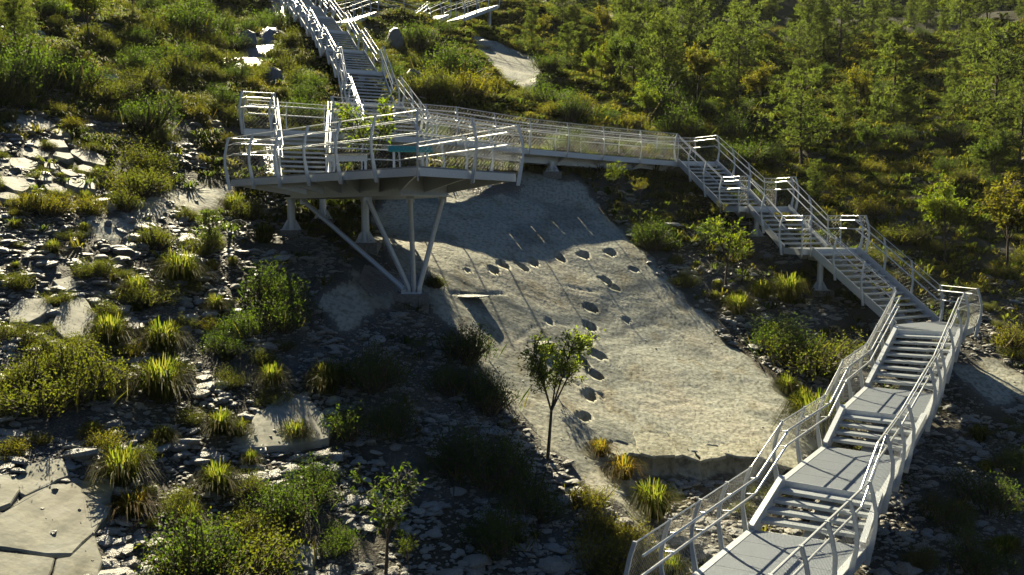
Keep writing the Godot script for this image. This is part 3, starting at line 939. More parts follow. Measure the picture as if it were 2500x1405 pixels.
	# footbridge curving to the stair on the far bank
	t = thing("footbridge", "slender curved steel footbridge on short columns above the slab", "bridge")
	var nb := [a3, PD(1290, 362, 30.5), PD(1470, 378, 32.2), PD(1651, 393, 33.2)]
	var hb: float = nb[3].y
	var fb := [f3]
	for k in range(1, 4):
		var dd: Vector3 = ((nb[mini(k + 1, 3)] - nb[k - 1]) * Vector3(1, 0, 1)).normalized()
		fb.append(nb[k] - dd.cross(Vector3.UP) * 1.65)
	var ib := []
	for k in 4: ib.append(nb[k].lerp(fb[k], 0.34))
	for k in 3:
		for q in 3:
			var s0 := q / 3.0; var s1 := (q + 1) / 3.0 - 0.012
			var b := MB.new()
			var c := [nb[k].lerp(nb[k + 1], s0), nb[k].lerp(nb[k + 1], s1), fb[k].lerp(fb[k + 1], s1), fb[k].lerp(fb[k + 1], s0)]
			var o := Vector3(0, -0.035, 0)
			b.box8([c[0] + o, c[1] + o, c[2] + o, c[3] + o, c[0], c[1], c[2], c[3]])
			build("deck_panel", b, M.deck, t)
		for e2 in [nb, fb]:
			var e := MB.new()
			fascia(e, e2[k] + Vector3(0, -0.02, 0), e2[k + 1] + Vector3(0, -0.02, 0), 0.2)
			build("edge_beam", e, M.steel, t)
		var s := MB.new()
		s.bar((nb[k] + fb[k]) * 0.5 + Vector3(0, -0.28, 0), (nb[k + 1] + fb[k + 1]) * 0.5 + Vector3(0, -0.28, 0), 0.5, 0.42)
		build("spine_beam", s, M.steel, t)
	brackets(t, nb, ib, 1.4, 0.20, 0.40)
	railing(t, nb, 1.0, 1.5, 0.14, -0.22, true, 0.6); railing(t, fb, -1.0, 1.5, 0.16, -0.22, true, 0.6)
	for p in [PX(1347, 31.6, 0), PX(1645, 33.9, 0)]: column(t, p, hb - 0.15, 0.12, true)
	settle(t, W(2.5, 31.5, smooth_ground(2.5, -31.5)))
	for k in 3: avoid(nb[k], nb[k + 1], 1.3)

	# stair down the far bank, three flights with offset landings
	var b1 := 0.39; var b2 := -1.06; var l0 := -3.2
	t = thing("bank_stair", "steep open steel stair of three offset flights below the footbridge", "stair")
	var c0 := [W(6.9, 33.2, hb), W(8.6, 33.7, hb), fb[3] + Vector3(1.6, 0, 0), fb[3]]
	c0[2].y = hb; c0[3].y = hb
	landing(t, [c0[3], c0[2], c0[1], c0[0]], 1, false)
	flight(t, W(8.05, 30.3, b1), W(9.75, 30.8, b1), c0[0], c0[1], 12)
	var c1 := [W(8.05, 30.3, b1), W(10.25, 30.95, b1), W(10.6, 29.95, b1), W(8.4, 29.35, b1)]
	landing(t, c1, 1)
	flight(t, W(9.35, 27.2, b2), W(11.0, 27.65, b2), W(8.78, 29.46, b1), W(10.4, 29.9, b1), 9)
	var c2 := [W(9.35, 27.2, b2), W(11.5, 27.75, b2), W(11.85, 26.7, b2), W(9.6, 26.1, b2)]
	landing(t, c2, 1)
	flight(t, PH(2185, 793, l0), PH(2290, 784, l0), W(9.9, 26.18, b2), W(11.6, 26.63, b2), 13)
	railing(t, [c0[0], c1[0], c1[3], W(8.78, 29.46, b1), c2[0], c2[3], W(9.9, 26.18, b2), PH(2185, 793, l0)], 1.0, 1.3, 0.12, -0.25)
	railing(t, [c0[3], c0[2], c0[1], W(9.75, 30.8, b1), c1[1], c1[2], W(10.4, 29.9, b1), W(11.0, 27.65, b2), c2[1], c2[2], W(11.6, 26.63, b2), PH(2290, 784, l0)], -1.0, 1.3, 0.12, -0.25)
	for p in [W(9.2, 29.8, b1), W(10.4, 26.6, b2)]: column(t, p, p.y - 0.4, 0.1, false)
	settle(t, W(12.0, 23.6, ground(12.0, -23.6)))
	avoid(c0[0], c1[0], 1.6); avoid(c1[3], c2[0], 2.0); avoid(c2[3], PH(2240, 790, l0), 1.8)

	# lower stair towards the valley, wide landings between short flights
	t = thing("lower_stair", "broad lower steel stairway with long grey landings descending past the slab", "stair")
	var Q := [[l0, [[2185, 793], [2290, 784], [2345, 811], [2189, 805]], 1], [-4.32, [[2118, 944], [2285, 963], [2258, 1020], [2060, 998]], 5], [-4.88, [[2016, 1090], [2205, 1118], [2150, 1212], [1912, 1172]], 5], [-5.44, [[1836, 1294], [2108, 1335], [1865, 1615], [1556, 1522]], 7]]
	var LD := []
	for q in Q:
		var c := []
		for p in q[1]: c.append(PH(p[0], p[1], q[0]))
		LD.append(c)
		if q[0] == l0:
			var x := PH(2378, 797, l0)
			var b := MB.new()
			b.prism([c[0], c[1], x, c[2], c[3]], l0, 0.035)
			build("deck_panel", b, M.deck, t)
			for e in [[c[1], x], [x, c[2]], [c[2], c[3]], [c[3], c[0]]]:
				var m := MB.new()
				fascia(m, e[0] + Vector3(0, 0.002, 0), e[1] + Vector3(0, 0.002, 0), 0.19)
				build("edge_beam", m, M.steel, t)
			c.append(x)
		else: landing(t, c, q[2], true, 0.11)
	var rise := [9, 5, 5]
	for k in 3: flight(t, LD[k + 1][0], LD[k + 1][1], LD[k][3], LD[k][2], rise[k], true, 0.26, 0.10)
	var lp := []; var rp := [PH(2290, 784, l0), LD[0][4]]
	for k in 4:
		if k > 0: lp.append(LD[k][0]); rp.append(LD[k][1])
		lp.append(LD[k][3]); rp.append(LD[k][2])
	railing(t, lp, 1.0, 1.15, 0.085, -0.28)
	railing(t, rp, -1.0, 1.15, 0.085, -0.32)
	for k in range(0, 4):
		var c: Vector3 = (LD[k][0] + LD[k][1] + LD[k][2] + LD[k][3]) * 0.25
		column(t, c, c.y - 0.42, 0.1, false)
		avoid(LD[k][0].lerp(LD[k][1], 0.5), LD[k][2].lerp(LD[k][3], 0.5), 1.15)
		if k > 0: avoid(LD[k - 1][2].lerp(LD[k - 1][3], 0.5), LD[k][0].lerp(LD[k][1], 0.5), 1.15)
	settle(t, Vector3(LD[3][0].x, ground(LD[3][0].x, LD[3][0].z), LD[3][0].z))

	# long stairway up the hillside
	t = thing("upper_stair", "long straight steel stairway of many flights climbing the hillside", "stair")
	var S := [[0, 0, 0], [921, 31.8, 4.5], [890, 35.0, 6.33], [849, 38.5, 7.95], [814, 42.0, 9.65], [780, 45.3, 11.2], [753, 48.5, 12.6], [726, 52.0, 14.2]]
	var pl_ := u0l; var pr_ := u0r
	var ul := [u0l]; var ur := [u0r]
	for k in range(1, 8):
		var c := PX(S[k][0], S[k][1], S[k][2])
		var side := Vector3(0.93, 0, -0.36) * (1.0 if k == 1 else 0.92)
		var q0 := c - side; var q1 := c + side
		var up := Vector3(-0.33, 0, -0.94) * 1.0
		flight(t, pl_, pr_, q0, q1, 11 if k == 2 else 10, false, 0.22)
		landing(t, [q0, q1, q1 + up, q0 + up], 1)
		ul.append(q0); ul.append(q0 + up); ur.append(q1); ur.append(q1 + up)
		pl_ = q0 + up; pr_ = q1 + up
		column(t, c + up * 0.5, c.y - 0.42, 0.09, false)
		avoid(c, (pl_ + pr_) * 0.5, 1.3); avoid(c, PX(S[k - 1][0], S[k - 1][1], 0) if k > 1 else (u0l + u0r) * 0.5, 1.3)
	railing(t, ul, -1.0, 1.3, 0.16, -0.2); railing(t, ur, 1.0, 1.3, 0.16, -0.2)
	settle(t, W(-4.3, 28.4, ground(-4.3, -28.4)))

	# distant ramps above
	var far_list := [["hill_walkway", "distant zigzag steel walkway above the bushes", [PD(857, 53, 51), PD(919, 29, 55), PD(986, 42, 56), PD(1048, 56, 56), PD(1096, 35, 58.5)], [PD(960, 0, 57), PD(1089, 0, 57.3)]],
		["hill_ramp", "distant steel ramp with a bright deck on a single column", [PD(1130, 44, 57), PD(1216, 12, 60)], [PD(1208, 0, 59.9)]]]
	for q in far_list:
		t = thing(q[0], q[1], "walkway")
		var P: Array = q[2]
		var G := []
		for k in P.size():
			var dd: Vector3 = ((P[mini(k + 1, P.size() - 1)] - P[maxi(k - 1, 0)]) * Vector3(1, 0, 1)).normalized()
			G.append(P[k] - dd.cross(Vector3.UP) * 1.7)
		for k in P.size() - 1:
			var b := MB.new()
			var o := Vector3(0, -0.04, 0)
			b.box8([P[k] + o, P[k + 1] + o, G[k + 1] + o, G[k] + o, P[k], P[k + 1], G[k + 1], G[k]])
			build("deck_panel", b, M.deck, t)
			for e2 in [P, G]:
				var e := MB.new()
				fascia(e, e2[k] + Vector3(0, -0.02, 0), e2[k + 1] + Vector3(0, -0.02, 0), 0.22)
				build("edge_beam", e, M.steel, t)
			avoid(P[k], P[k + 1], 2.2)
		railing(t, P, 1.0, 1.6, 0.0, -0.2); railing(t, G, -1.0, 1.6, 0.0, -0.2)
		for p in q[3]:
			var k0 := 0
			for k in P.size():
				if absf(P[k].x - p.x) < absf(P[k0].x - p.x): k0 = k
			var c: Vector3 = P[k0].lerp(G[k0], 0.5)
			column(t, c, c.y - 0.06, 0.14, true)
		settle(t, Vector3(P[0].x, ground(P[0].x, P[0].z), P[0].z))

	# panels on the platform
	t = thing("information_lectern", "low lectern with a sloping teal panel on the viewing platform", "lectern")
	var p0 := W(-2.75, 21.7, H1)
	var along := Vector3(0.95, 0, -0.2).normalized()
	var b := MB.new()
	var back := Vector3(-0.2, 0, -0.95) * 0.16
	var c0p := p0 - along * 0.6 + Vector3(0, 0.74, 0); var c1p := p0 + along * 0.6 + Vector3(0, 0.74, 0)
	var dn := Vector3(0, -0.03, 0); var upb := back + Vector3(0, 0.15, 0)
	b.box8([c0p + dn, c1p + dn, c1p + upb + dn, c0p + upb + dn, c0p, c1p, c1p + upb, c0p + upb])
	build("panel", b, M.teal, t)
	for s in [-0.45, 0.45]:
		var g := MB.new()
		g.bar(p0 + along * s + back * 0.5, p0 + along * s + back * 0.5 + Vector3(0, 0.78, 0), 0.06, 0.06, Vector3.RIGHT)
		build("leg", g, M.steel, t)
	settle(t, p0)
	t = thing("information_desk", "grey steel desk with a dark top at the foot of the short flight", "desk")
	p0 = W(-4.35, 21.2, H1)
	b = MB.new()
	b.bar(p0 + Vector3(-0.62, 0.62, 0.0), p0 + Vector3(0.55, 0.66, -0.15), 0.5, 0.03)
	build("top", b, M.dark, t)
	b = MB.new()
	b.bar(p0 + Vector3(-0.55, 0.50, 0.1), p0 + Vector3(0.5, 0.52, -0.05), 0.03, 0.16)
	build("front_panel", b, M.steel, t)
	for s in [-0.5, 0.45]:
		b = MB.new()
		b.bar(p0 + Vector3(s, 0, -0.05), p0 + Vector3(s, 0.62, -0.05), 0.06, 0.06, Vector3.RIGHT)
		build("leg", b, M.steel, t)
	settle(t, p0)

# ---------------------------------------------------------------- rocks
var stones := []
func plate(px_poly: Array, thick: float, lift: float, called: String, label: String, group := "", tone := Color(0.36, 0.34, 0.28), seed_ := 1):
	var r := RandomNumberGenerator.new()
	r.seed = seed_
	var poly := hits(px_poly)
	var wide := Geometry2D.offset_polygon(poly, 0.018)
	plate_at(wide[0] if wide.size() > 0 else poly, thick, lift, called, label, group, tone, r, 0.022)
func plate_at(poly: PackedVector2Array, thick: float, lift: float, called: String, label: String, group: String, tone: Color, r: RandomNumberGenerator, rough_edge := 0.075, m: Material = null):
	plates.append([poly, box_of(poly)])
	var pts := PackedVector2Array()
	for k in poly.size():
		var a := poly[k]; var c := poly[(k + 1) % poly.size()]
		var n := maxi(1, int((c - a).length() / 0.17))
		for q in n:
			var p := a.lerp(c, q / float(n))
			if q > 0: p += (c - a).orthogonal().normalized() * r.randf_range(-1, 1) * rough_edge
			pts.append(p)
	var cen := Vector2.ZERO
	for p in pts: cen += p / pts.size()
	var ti := Vector2(r.randf_range(-0.04, 0.04), r.randf_range(-0.04, 0.04))
	var y_of := func(p: Vector2) -> float: return smooth_ground(p.x, p.y) + lift + (p - cen).dot(ti) + n_fine.get_noise_2d(p.x * 0.3, p.y * 0.3) * 0.012
	var o := Vector3(cen.x, y_of.call(cen), cen.y)
	var b := MB.new()
	var t := Geometry2D.triangulate_polygon(pts)
	if t.is_empty(): return
	var inset := PackedVector2Array()
	for p in pts: inset.append(p + (cen - p).normalized() * minf(0.014, (cen - p).length() * 0.2))
	var P := func(p: Vector2, dy: float) -> Vector3: return Vector3(p.x, y_of.call(p) + dy, p.y) - o
	for k in range(0, t.size(), 3):
		var a: Vector3 = P.call(inset[t[k]], 0.0); var c: Vector3 = P.call(inset[t[k + 1]], 0.0); var d: Vector3 = P.call(inset[t[k + 2]], 0.0)
		if (c - a).cross(d - a).y < 0: var s := c; c = d; d = s
		b.tri(a, c, d)
	var area := 0.0
	for k in pts.size(): area += pts[k].cross(pts[(k + 1) % pts.size()])
	for k in pts.size():
		var e := (k + 1) % pts.size()
		var q := [P.call(pts[k], -thick), P.call(pts[e], -thick), P.call(pts[e], -0.012), P.call(pts[k], -0.012)]
		var q2 := [P.call(pts[k], -0.012), P.call(pts[e], -0.012), P.call(inset[e], 0.0), P.call(inset[k], 0.0)]
		for w in [q, q2]:
			if area > 0: w.reverse()
			b.quad(w[0], w[1], w[2], w[3])
	for k in b.v.size():
		var w := b.v[k] + o
		b.c.append(tone.lerp(Color(0.15, 0.13, 0.09), smoothstep(0.15, 0.5, n_mid.get_noise_2d(w.x * 2.2, w.z * 2.2)) * 0.6))
	var n := part(called, b.mesh(), M.plate if m == null else m, self, o)
	tag(n, label, "rock", group)
func on_plate(x: float, z: float) -> bool:
	for p in plates:
		if p[1].has_point(Vector2(x, z)) and Geometry2D.is_point_in_polygon(Vector2(x, z), p[0]): return true
	return false
func in_wet(x: float, z: float) -> bool:
	for w in wet:
		if w[1].has_point(Vector2(x, z)) and Geometry2D.is_point_in_polygon(Vector2(x, z), w[0]): return true
	return false
func make_rocks():
	var r := RandomNumberGenerator.new()
	r.seed = 77
	var pale_tone := Color(0.25, 0.245, 0.215)
	# cracked slab in the lower corner
	var cl := [[[[-40, 1285], [0, 1268], [60, 1222], [130, 1188], [200, 1178], [275, 1180], [262, 1258], [225, 1306], [172, 1358], [110, 1358], [60, 1352], [-40, 1340]], "large smooth pale slab beside the tall yellow tussock"],
		[[[-40, 1180], [0, 1165], [38, 1162], [44, 1200], [22, 1236], [-40, 1262]], "narrow pale slab cut off by the branching crack"], [[[52, 1208], [46, 1168], [70, 1140], [150, 1128], [168, 1165], [60, 1212]], "small pale slab shaded by grass above the crack"],
		[[[-40, 1350], [60, 1362], [110, 1368], [128, 1372], [112, 1420], [-40, 1440]], "pale slab below the long jagged crack"], [[[140, 1372], [172, 1368], [228, 1316], [246, 1376], [232, 1430], [125, 1430]], "broken slab corner beside the dark rubble"]]
	for q in cl: plate(q[0], 0.3, 0.03, "cracked_slab", q[1], "cracked slabs of pale bedrock", pale_tone, 5 + int(q[0][0][1]))
	for q in [[[[20, 765], [50, 738], [110, 735], [128, 755], [70, 790], [25, 792]], "pale flat slab among the yellow tussocks"], [[[128, 800], [150, 745], [200, 730], [232, 775], [215, 825], [160, 830]], "pale slab with a bent crack beside the olive bush"],
			[[[575, 1090], [630, 1010], [690, 975], [760, 990], [810, 1050], [800, 1078], [700, 1092]], "bluish slab lying in the shade of the platform"], [[[700, 1370], [720, 1335], [770, 1345], [760, 1390]], "small shaded slab near the yellow-leaved sapling"],
			[[[130, 690], [170, 680], [195, 700], [160, 715]], "small pale slab among loose grey stones"]]: plate(q[0], 0.25, 0.04, "flat_slab", q[1], "", Color(0.28, 0.275, 0.24), 31)
	for k in drop_line.size() - 1:
		var a := drop_line[k]; var c := drop_line[k + 1]
		var o := Vector2(0.0, 1.0)
		var poly := PackedVector2Array([a - o * 0.55 - (c - a) * 0.03, c - o * 0.55 + (c - a) * 0.03, c + o * r.randf_range(0.30, 0.45) + (c - a) * 0.03, a.lerp(c, 0.66) + o * r.randf_range(0.25, 0.5), a.lerp(c, 0.33) + o * r.randf_range(0.25, 0.5), a + o * r.randf_range(0.30, 0.45) - (c - a) * 0.03])
		plate_at(poly, 0.055, 0.014 + 0.006 * (k % 3), "ledge_slab", "thin broken bedrock layer overhanging the dark ledge", "broken layers along the rock ledge", Color(0.35, 0.345, 0.285), r, 0.08, M.slab)
	# flagstones on the left bank
	var area := hits([[-20, 300], [60, 290], [140, 330], [250, 380], [230, 460], [120, 470], [60, 480], [-20, 500]])
	var abox := box_of(area)
	var flags := []
	for k in 900:
		var p := abox.position + Vector2(r.randf(), r.randf()) * abox.size
		if not Geometry2D.is_point_in_polygon(p, area): continue
		var rad := r.randf_range(0.22, 0.62)
		var ok := true
		for f in flags:
			if f[0].distance_to(p) < (f[1] + rad) * 0.86: ok = false
		if not ok: continue
		flags.append([p, rad])
		if flags.size() > 60: break
	for f in flags:
		var poly := PackedVector2Array()
		var n := r.randi_range(5, 7)
		var a0 := r.randf() * TAU
		for q in n: poly.append(f[0] + Vector2.from_angle(a0 + TAU * q / n + r.randf_range(-0.3, 0.3)) * f[1] * r.randf_range(0.75, 1.12))
		plate_at(poly, 0.14, r.randf_range(0.05, 0.13), "flagstone", "flat pale flagstone on the sunlit bank", "flat flagstones scattered on the sunlit bank", pale_tone * r.randf_range(0.8, 1.05), r, 0.03)
	# boulders
	var st := []
	var tones := [Color(0.24, 0.24, 0.225), Color(0.33, 0.32, 0.275), Color(0.15, 0.15, 0.145), Color(0.26, 0.24, 0.20)]
	for k in 8:
		var m := make_stone(200 + k, [0.75, 0.55, 0.9, 0.4][k % 4])
		st.append(m)
	stones = st
	var bmat := []
	for k in 4:
		var m: StandardMaterial3D = M.stone.duplicate()
		m.albedo_color = tones[k].linear_to_srgb()
		bmat.append(m)
	for q in [[962, 112, 46, 70, 0, "tall grey boulder standing among bushes below the hill walkway"], [1016, 190, 46, 40, 2, "grey boulder beside the long upper stairway"], [262, 206, 52, 24, 1, "white sunlit boulder lying on the heath"], [604, 108, 60, 46, 2, "dark boulder beside the wet streak of rock"], [668, 205, 60, 50, 2, "dark rock outcrop under the upper stair"],
			[1635, 552, 60, 30, 0, "flat grey boulder behind the dark shrub"], [90, 78, 40, 24, 1, "light boulder half hidden in shade"], [2030, 960, 60, 30, 1, "low rock below the lower stair rail"], [1145, 724, 90, 9, 0, "long low rock ridge on the slab near the struts"], [1330, 850, 70, 22, 3, "low rock step behind the slender tree"], [1180, 115, 50, 22, 1, "flat rock at the edge of the pale path"]]:
		var p := hit(q[0], q[1])
		var wd: float = q[2] / F * -p.z
		var ht: float = q[3] / F * -p.z * 1.25
		var o := part("boulder", st[int(q[0]) % 8], bmat[q[4]], self, Vector3(p.x, ground(p.x, p.z) + ht * 0.22, p.z))
		o.scale = Vector3(wd * 1.2, ht * 1.3, wd * 0.9)
		tag(o, q[5], "boulder")
	# single loose stones, the largest ones
	var n := 0
	var tries := 0
	var spots := hits([[0, 560], [430, 480], [640, 500], [700, 640], [560, 760], [520, 950], [620, 1000], [560, 1110], [420, 1400], [250, 1400], [290, 1180], [60, 1130], [330, 1000], [240, 830], [0, 720]])
	var sbox := box_of(spots)
	var spots2 := hits([[1560, 620], [1700, 640], [1830, 780], [1960, 900], [2060, 900], [1960, 980], [1880, 900], [1760, 780], [1640, 700]])
	var sbox2 := box_of(spots2)
	while n < 300 and tries < 9000:
		tries += 1
		var second := n >= 225
		var bx := sbox2 if second else sbox
		var p := bx.position + Vector2(r.randf(), r.randf()) * bx.size
		if not Geometry2D.is_point_in_polygon(p, spots2 if second else spots) or blocked(p.x, p.y) or on_plate(p.x, p.y): continue
		var s := 0.10 + 0.26 * pow(r.randf(), 2.6)
		var kk := r.randi() % 4
		var o := part("loose_stone", st[r.randi() % 8], bmat[kk], self, Vector3(p.x, ground(p.x, p.y) + s * 0.1, p.y))
		o.rotation = Vector3(r.randf_range(-0.3, 0.3), r.randf() * TAU, r.randf_range(-0.3, 0.3))
		o.scale = Vector3(s * r.randf_range(0.9, 1.5), s * r.randf_range(0.7, 1.0), s)
		if second: tag(o, "angular grey stone in the rubble between slab and stair", "stone", "loose stones between slab and stair")
		else: tag(o, "angular grey stone lying on the open scree", "stone", "loose stones on the open scree")
		n += 1
	# gravel and rubble nobody could count
	for k in 3:
		var mm := MultiMesh.new()
		mm.transform_format = MultiMesh.TRANSFORM_3D
		mm.mesh = st[k * 2 + 1]
		var tf := []
		var c := 0
		while tf.size() < 14000 and c < 70000:
			c += 1
			var d := r.randf_range(9.0, 31.0) if r.randf() < 0.8 else r.randf_range(30.0, 55.0)
			var x := r.randf_range(-0.68, 0.68) * d
			var z := -d
			var sd := slab_sd(x, z)
			var low := drop_box.has_point(Vector2(x, z)) and Geometry2D.is_point_in_polygon(Vector2(x, z), drop)
			if sd < 0.25 and not low and r.randf() > 0.015: continue
			var top := on_plate(x, z)
			if top and r.randf() > 0.12: continue
			if n_zone.get_noise_2d(x * 2.5 + 40, z * 2.5) < -0.32 + veg(x, z) * 0.45: continue
			var s := 0.025 + 0.09 * pow(r.randf(), 1.6) + 0.22 * pow(r.randf(), 9.0)
			var heap := n_mid.get_noise_2d(x * 1.6 + 200, z * 1.6)
			if heap < -0.15: s *= 0.55
			elif heap > 0.3: s *= 1.4
			if sd < 0.25: s *= 0.4 if not low else 0.8
			var bs := Basis.from_euler(Vector3(r.randf_range(-0.4, 0.4), r.randf() * TAU, r.randf_range(-0.4, 0.4))).scaled(Vector3(s * r.randf_range(0.9, 1.6), s * 0.9, s))
			if top: bs = bs.scaled(Vector3.ONE * 0.4)
			tf.append(Transform3D(bs, Vector3(x, smooth_ground(x, z) + 0.035 if top else ground(x, z, sd) + s * 0.16, z)))
		mm.instance_count = tf.size()
		for q in tf.size(): mm.set_instance_transform(q, tf[q])
		var o := MultiMeshInstance3D.new()
		o.multimesh = mm; o.material_override = bmat[[0, 1, 3][k]]
		o.name = numbered("gravel")
		add_child(o)
		tag(o, ["fine grey gravel strewn over the slope", "pale limestone chips strewn over the slope", "brownish rubble strewn over the slope"][k], "gravel", "", "stuff")

# ---------------------------------------------------------------- plants
var kinds := {}
func make_protos():
	var olive := [Color(0.17, 0.16, 0.05), Color(0.11, 0.12, 0.04), Color(0.20, 0.165, 0.055), Color(0.13, 0.14, 0.045)]
	var green := [Color(0.10, 0.14, 0.045), Color(0.08, 0.115, 0.04), Color(0.14, 0.165, 0.05), Color(0.07, 0.095, 0.04)]
	var gold := [Color(0.27, 0.21, 0.05), Color(0.22, 0.19, 0.05), Color(0.16, 0.16, 0.045), Color(0.25, 0.17, 0.05)]
	var lime := [Color(0.20, 0.24, 0.04), Color(0.14, 0.19, 0.035), Color(0.26, 0.24, 0.04)]
	var pine := [Color(0.13, 0.15, 0.075), Color(0.155, 0.175, 0.08), Color(0.105, 0.13, 0.065), Color(0.19, 0.19, 0.085)]
	var blade := [Color(0.21, 0.22, 0.06), Color(0.16, 0.19, 0.05), Color(0.25, 0.24, 0.08), Color(0.13, 0.16, 0.045)]
	var add := func(kind: String, hgt: float, list: Array, m1: Material, m2: Material, names: Array): kinds[kind] = {"h": hgt, "list": list, "m": [m1, m2], "parts": names}
	add.call("heath_shrub", 0.5, range(4).map(func(k): return make_bush(10 + k, 0.62, 0.5, 110, 4400, 0.027, olive, 0.5)), M.twig, M.leaf, ["stems", "foliage"])
	add.call("green_shrub", 0.8, range(4).map(func(k): return make_bush(20 + k, 0.72, 0.8, 95, 3600, 0.037, green, 0.55)), M.twig, M.leaf, ["stems", "foliage"])
	add.call("golden_shrub", 0.7, range(3).map(func(k): return make_bush(30 + k, 0.62, 0.7, 95, 3400, 0.034, gold, 0.55)), M.twig, M.leaf, ["stems", "foliage"])
	add.call("broadleaf_tree", 3.2, range(3).map(func(k): return make_sapling(40 + k, 3.2, 1.35, 230, 16, 0.11, [green, lime, gold][k])), M.bark, M.leaf, ["trunk", "crown"])
	add.call("sapling", 1.7, range(4).map(func(k): return make_sapling(50 + k, 1.7, 0.72, 70, 12, 0.07, [lime, green, lime, gold][k])), M.bark, M.leaf, ["trunk", "crown"])
	add.call("ash_tree", 3.0, [make_sapling(63, 3.0, 1.0, 230, 12, 0.08, [Color(0.30, 0.34, 0.07), Color(0.22, 0.28, 0.06), Color(0.34, 0.33, 0.07)])], M.bark, M.leaf, ["trunk", "crown"])
	add.call("pine_tree", 5.5, range(6).map(func(k): return make_pine(70 + k, 5.5, [1.35, 2.1, 1.7, 2.4, 1.5, 1.95][k], [0.10, 0.22, 0.16, 0.28, 0.06, 0.2][k], pine, [1.3, 1.1, 1.3, 1.0, 1.2, 1.25][k])), M.bark, M.needle, ["trunk", "crown"])
	add.call("young_pine", 1.7, range(2).map(func(k): return make_pine(80 + k, 1.7, 0.6, 0.08, pine)), M.bark, M.needle, ["trunk", "crown"])
	add.call("grass_tussock", 0.5, range(4).map(func(k): return make_tussock(90 + k, 0.36, 0.58, 420, blade, Color(0.21, 0.175, 0.085))), M.grass, M.grass, ["dry_blades", "green_blades"])
	add.call("dry_tussock", 0.5, range(2).map(func(k): return make_tussock(96 + k, 0.36, 0.5, 300, [Color(0.30, 0.20, 0.07), Color(0.27, 0.20, 0.08), Color(0.2, 0.19, 0.06)], Color(0.28, 0.17, 0.07))), M.grass, M.grass, ["dry_blades", "green_blades"])
const WORDS := {"heath_shrub": ["low olive heath shrub", "shrub"], "green_shrub": ["dense green shrub", "shrub"], "golden_shrub": ["golden autumn shrub", "shrub"], "broadleaf_tree": ["leafy broadleaf tree", "tree"], "sapling": ["thin leafy sapling", "sapling"], "ash_tree": ["slender light-green tree", "tree"],
	"pine_tree": ["open-crowned pine tree", "tree"], "young_pine": ["small young pine", "tree"], "grass_tussock": ["yellow-green grass tussock", "grass"], "dry_tussock": ["orange dry grass tussock", "grass"]}
func where(x: float, z: float) -> String:
	var d := -z
	if slab_sd(x, z) < 0.4: return "on the pale footprint slab"
	if x > 3.0 and d < 24.0: return "beside the lower stair" if x < 13.0 else "beyond the lower stair"
	if x > 3.0 and d < 36.0: return "around the bank stair" if x < 13.0 else "on the slope past the bank stair"
	if x < -1.0 and d < 15.0: return "on the scree below the platform"
	if x < 1.5 and d < 22.0: return "on the rubble around the platform struts" if x > -7.0 else "on the open scree beside the platform"
	if x < -7.0 and d < 32.0: return "on the sunny bank beside the platform stair"
	if x < -4.0: return "on the heath along the upper stairway"
	if x < 6.0 and d < 48.0: return "on the slope behind the footbridge"
	if d < 60.0: return "on the pine slope above the bank stair"
	return "high on the far pine slope"
const SHAPES := ["rounded", "spreading", "lopsided", "upright", "ragged", "airy"]
const MARKS := {"tall open pine above the bank stair landing": "tall open pine", "tall straight pine on the open rocky slope": "tall straight pine", "dark pine behind the golden tree": "dark pine", "golden-leaved tree in front of the dark pines": "golden-leaved tree", "yellow-green tree on the slope past the bank stair": "yellow-green tree", "slender light-green tree leaning over the edge of the slab": "slender light-green tree",
	"golden rounded shrub behind the bank stair": "golden rounded shrub", "small young pine standing alone on the scree": "lone young pine", "yellow-green sapling beside the bank stair": "yellow-green sapling"}
var marks := [[-17.0, -27.0, "white sunlit boulder"], [-8.5, -57.0, "tall grey boulder"], [-6.0, -36.0, "middle of the upper stairway"], [-10.5, -45.0, "top of the upper stairway"], [0.0, -55.0, "pale rock path"], [3.0, -33.0, "footbridge"], [8.5, -31.0, "upper bank stair"], [11.0, -26.0, "lowest bank flight"], [-7.0, -21.0, "platform columns"], [-2.5, -19.0, "platform struts"], [-7.0, -10.5, "cracked slab"], [2.5, -15.0, "rock ledge"], [-14.5, -20.0, "sunlit flagstones"]]
func grow(kind: String, p: Vector3, size: float, variant: int, turn: float, label := ""):
	var K: Dictionary = kinds[kind]
	var y := ground(p.x, p.z)
	var wh := where(p.x, p.z)
	var best := 4.5
	for m in marks:
		var q: float = Vector2(p.x - m[0], p.z - m[1]).length()
		if q < best: best = q; wh = "near the " + m[2]
	var high: float = K.h * size
	var steps := [0.35, 0.6, 1.0, 1.6, 2.4, 3.6, 5.0]
	var word := "very tall"
	for k in 7:
		if high < steps[k]: word = ["ankle-high", "knee-high", "waist-high", "shoulder-high", "man-high", "tall", "quite tall"][k]; break
	var lab: String = label if label else (word + " " + SHAPES[variant % SHAPES.size()] + " " + WORDS[kind][0] + " " + wh)
	if MARKS.has(label): marks.append([p.x, p.z, MARKS[label]])
	var o := thing(kind, lab, WORDS[kind][1], Vector3(p.x, y - 0.03, p.z), turn, size, "" if label else (WORDS[kind][0] + "s " + wh))
	var v: Array = K.list[variant % K.list.size()]
	for e in 2: part(K.parts[e], v[e], K.m[e], o)
func at_px(kind: String, px: float, py: float, hpx: float, variant := 0, label := ""):
	var p := hit(px, py)
	grow(kind, p, hpx / F * -p.z / kinds[kind].h, variant, px * 0.7, label)
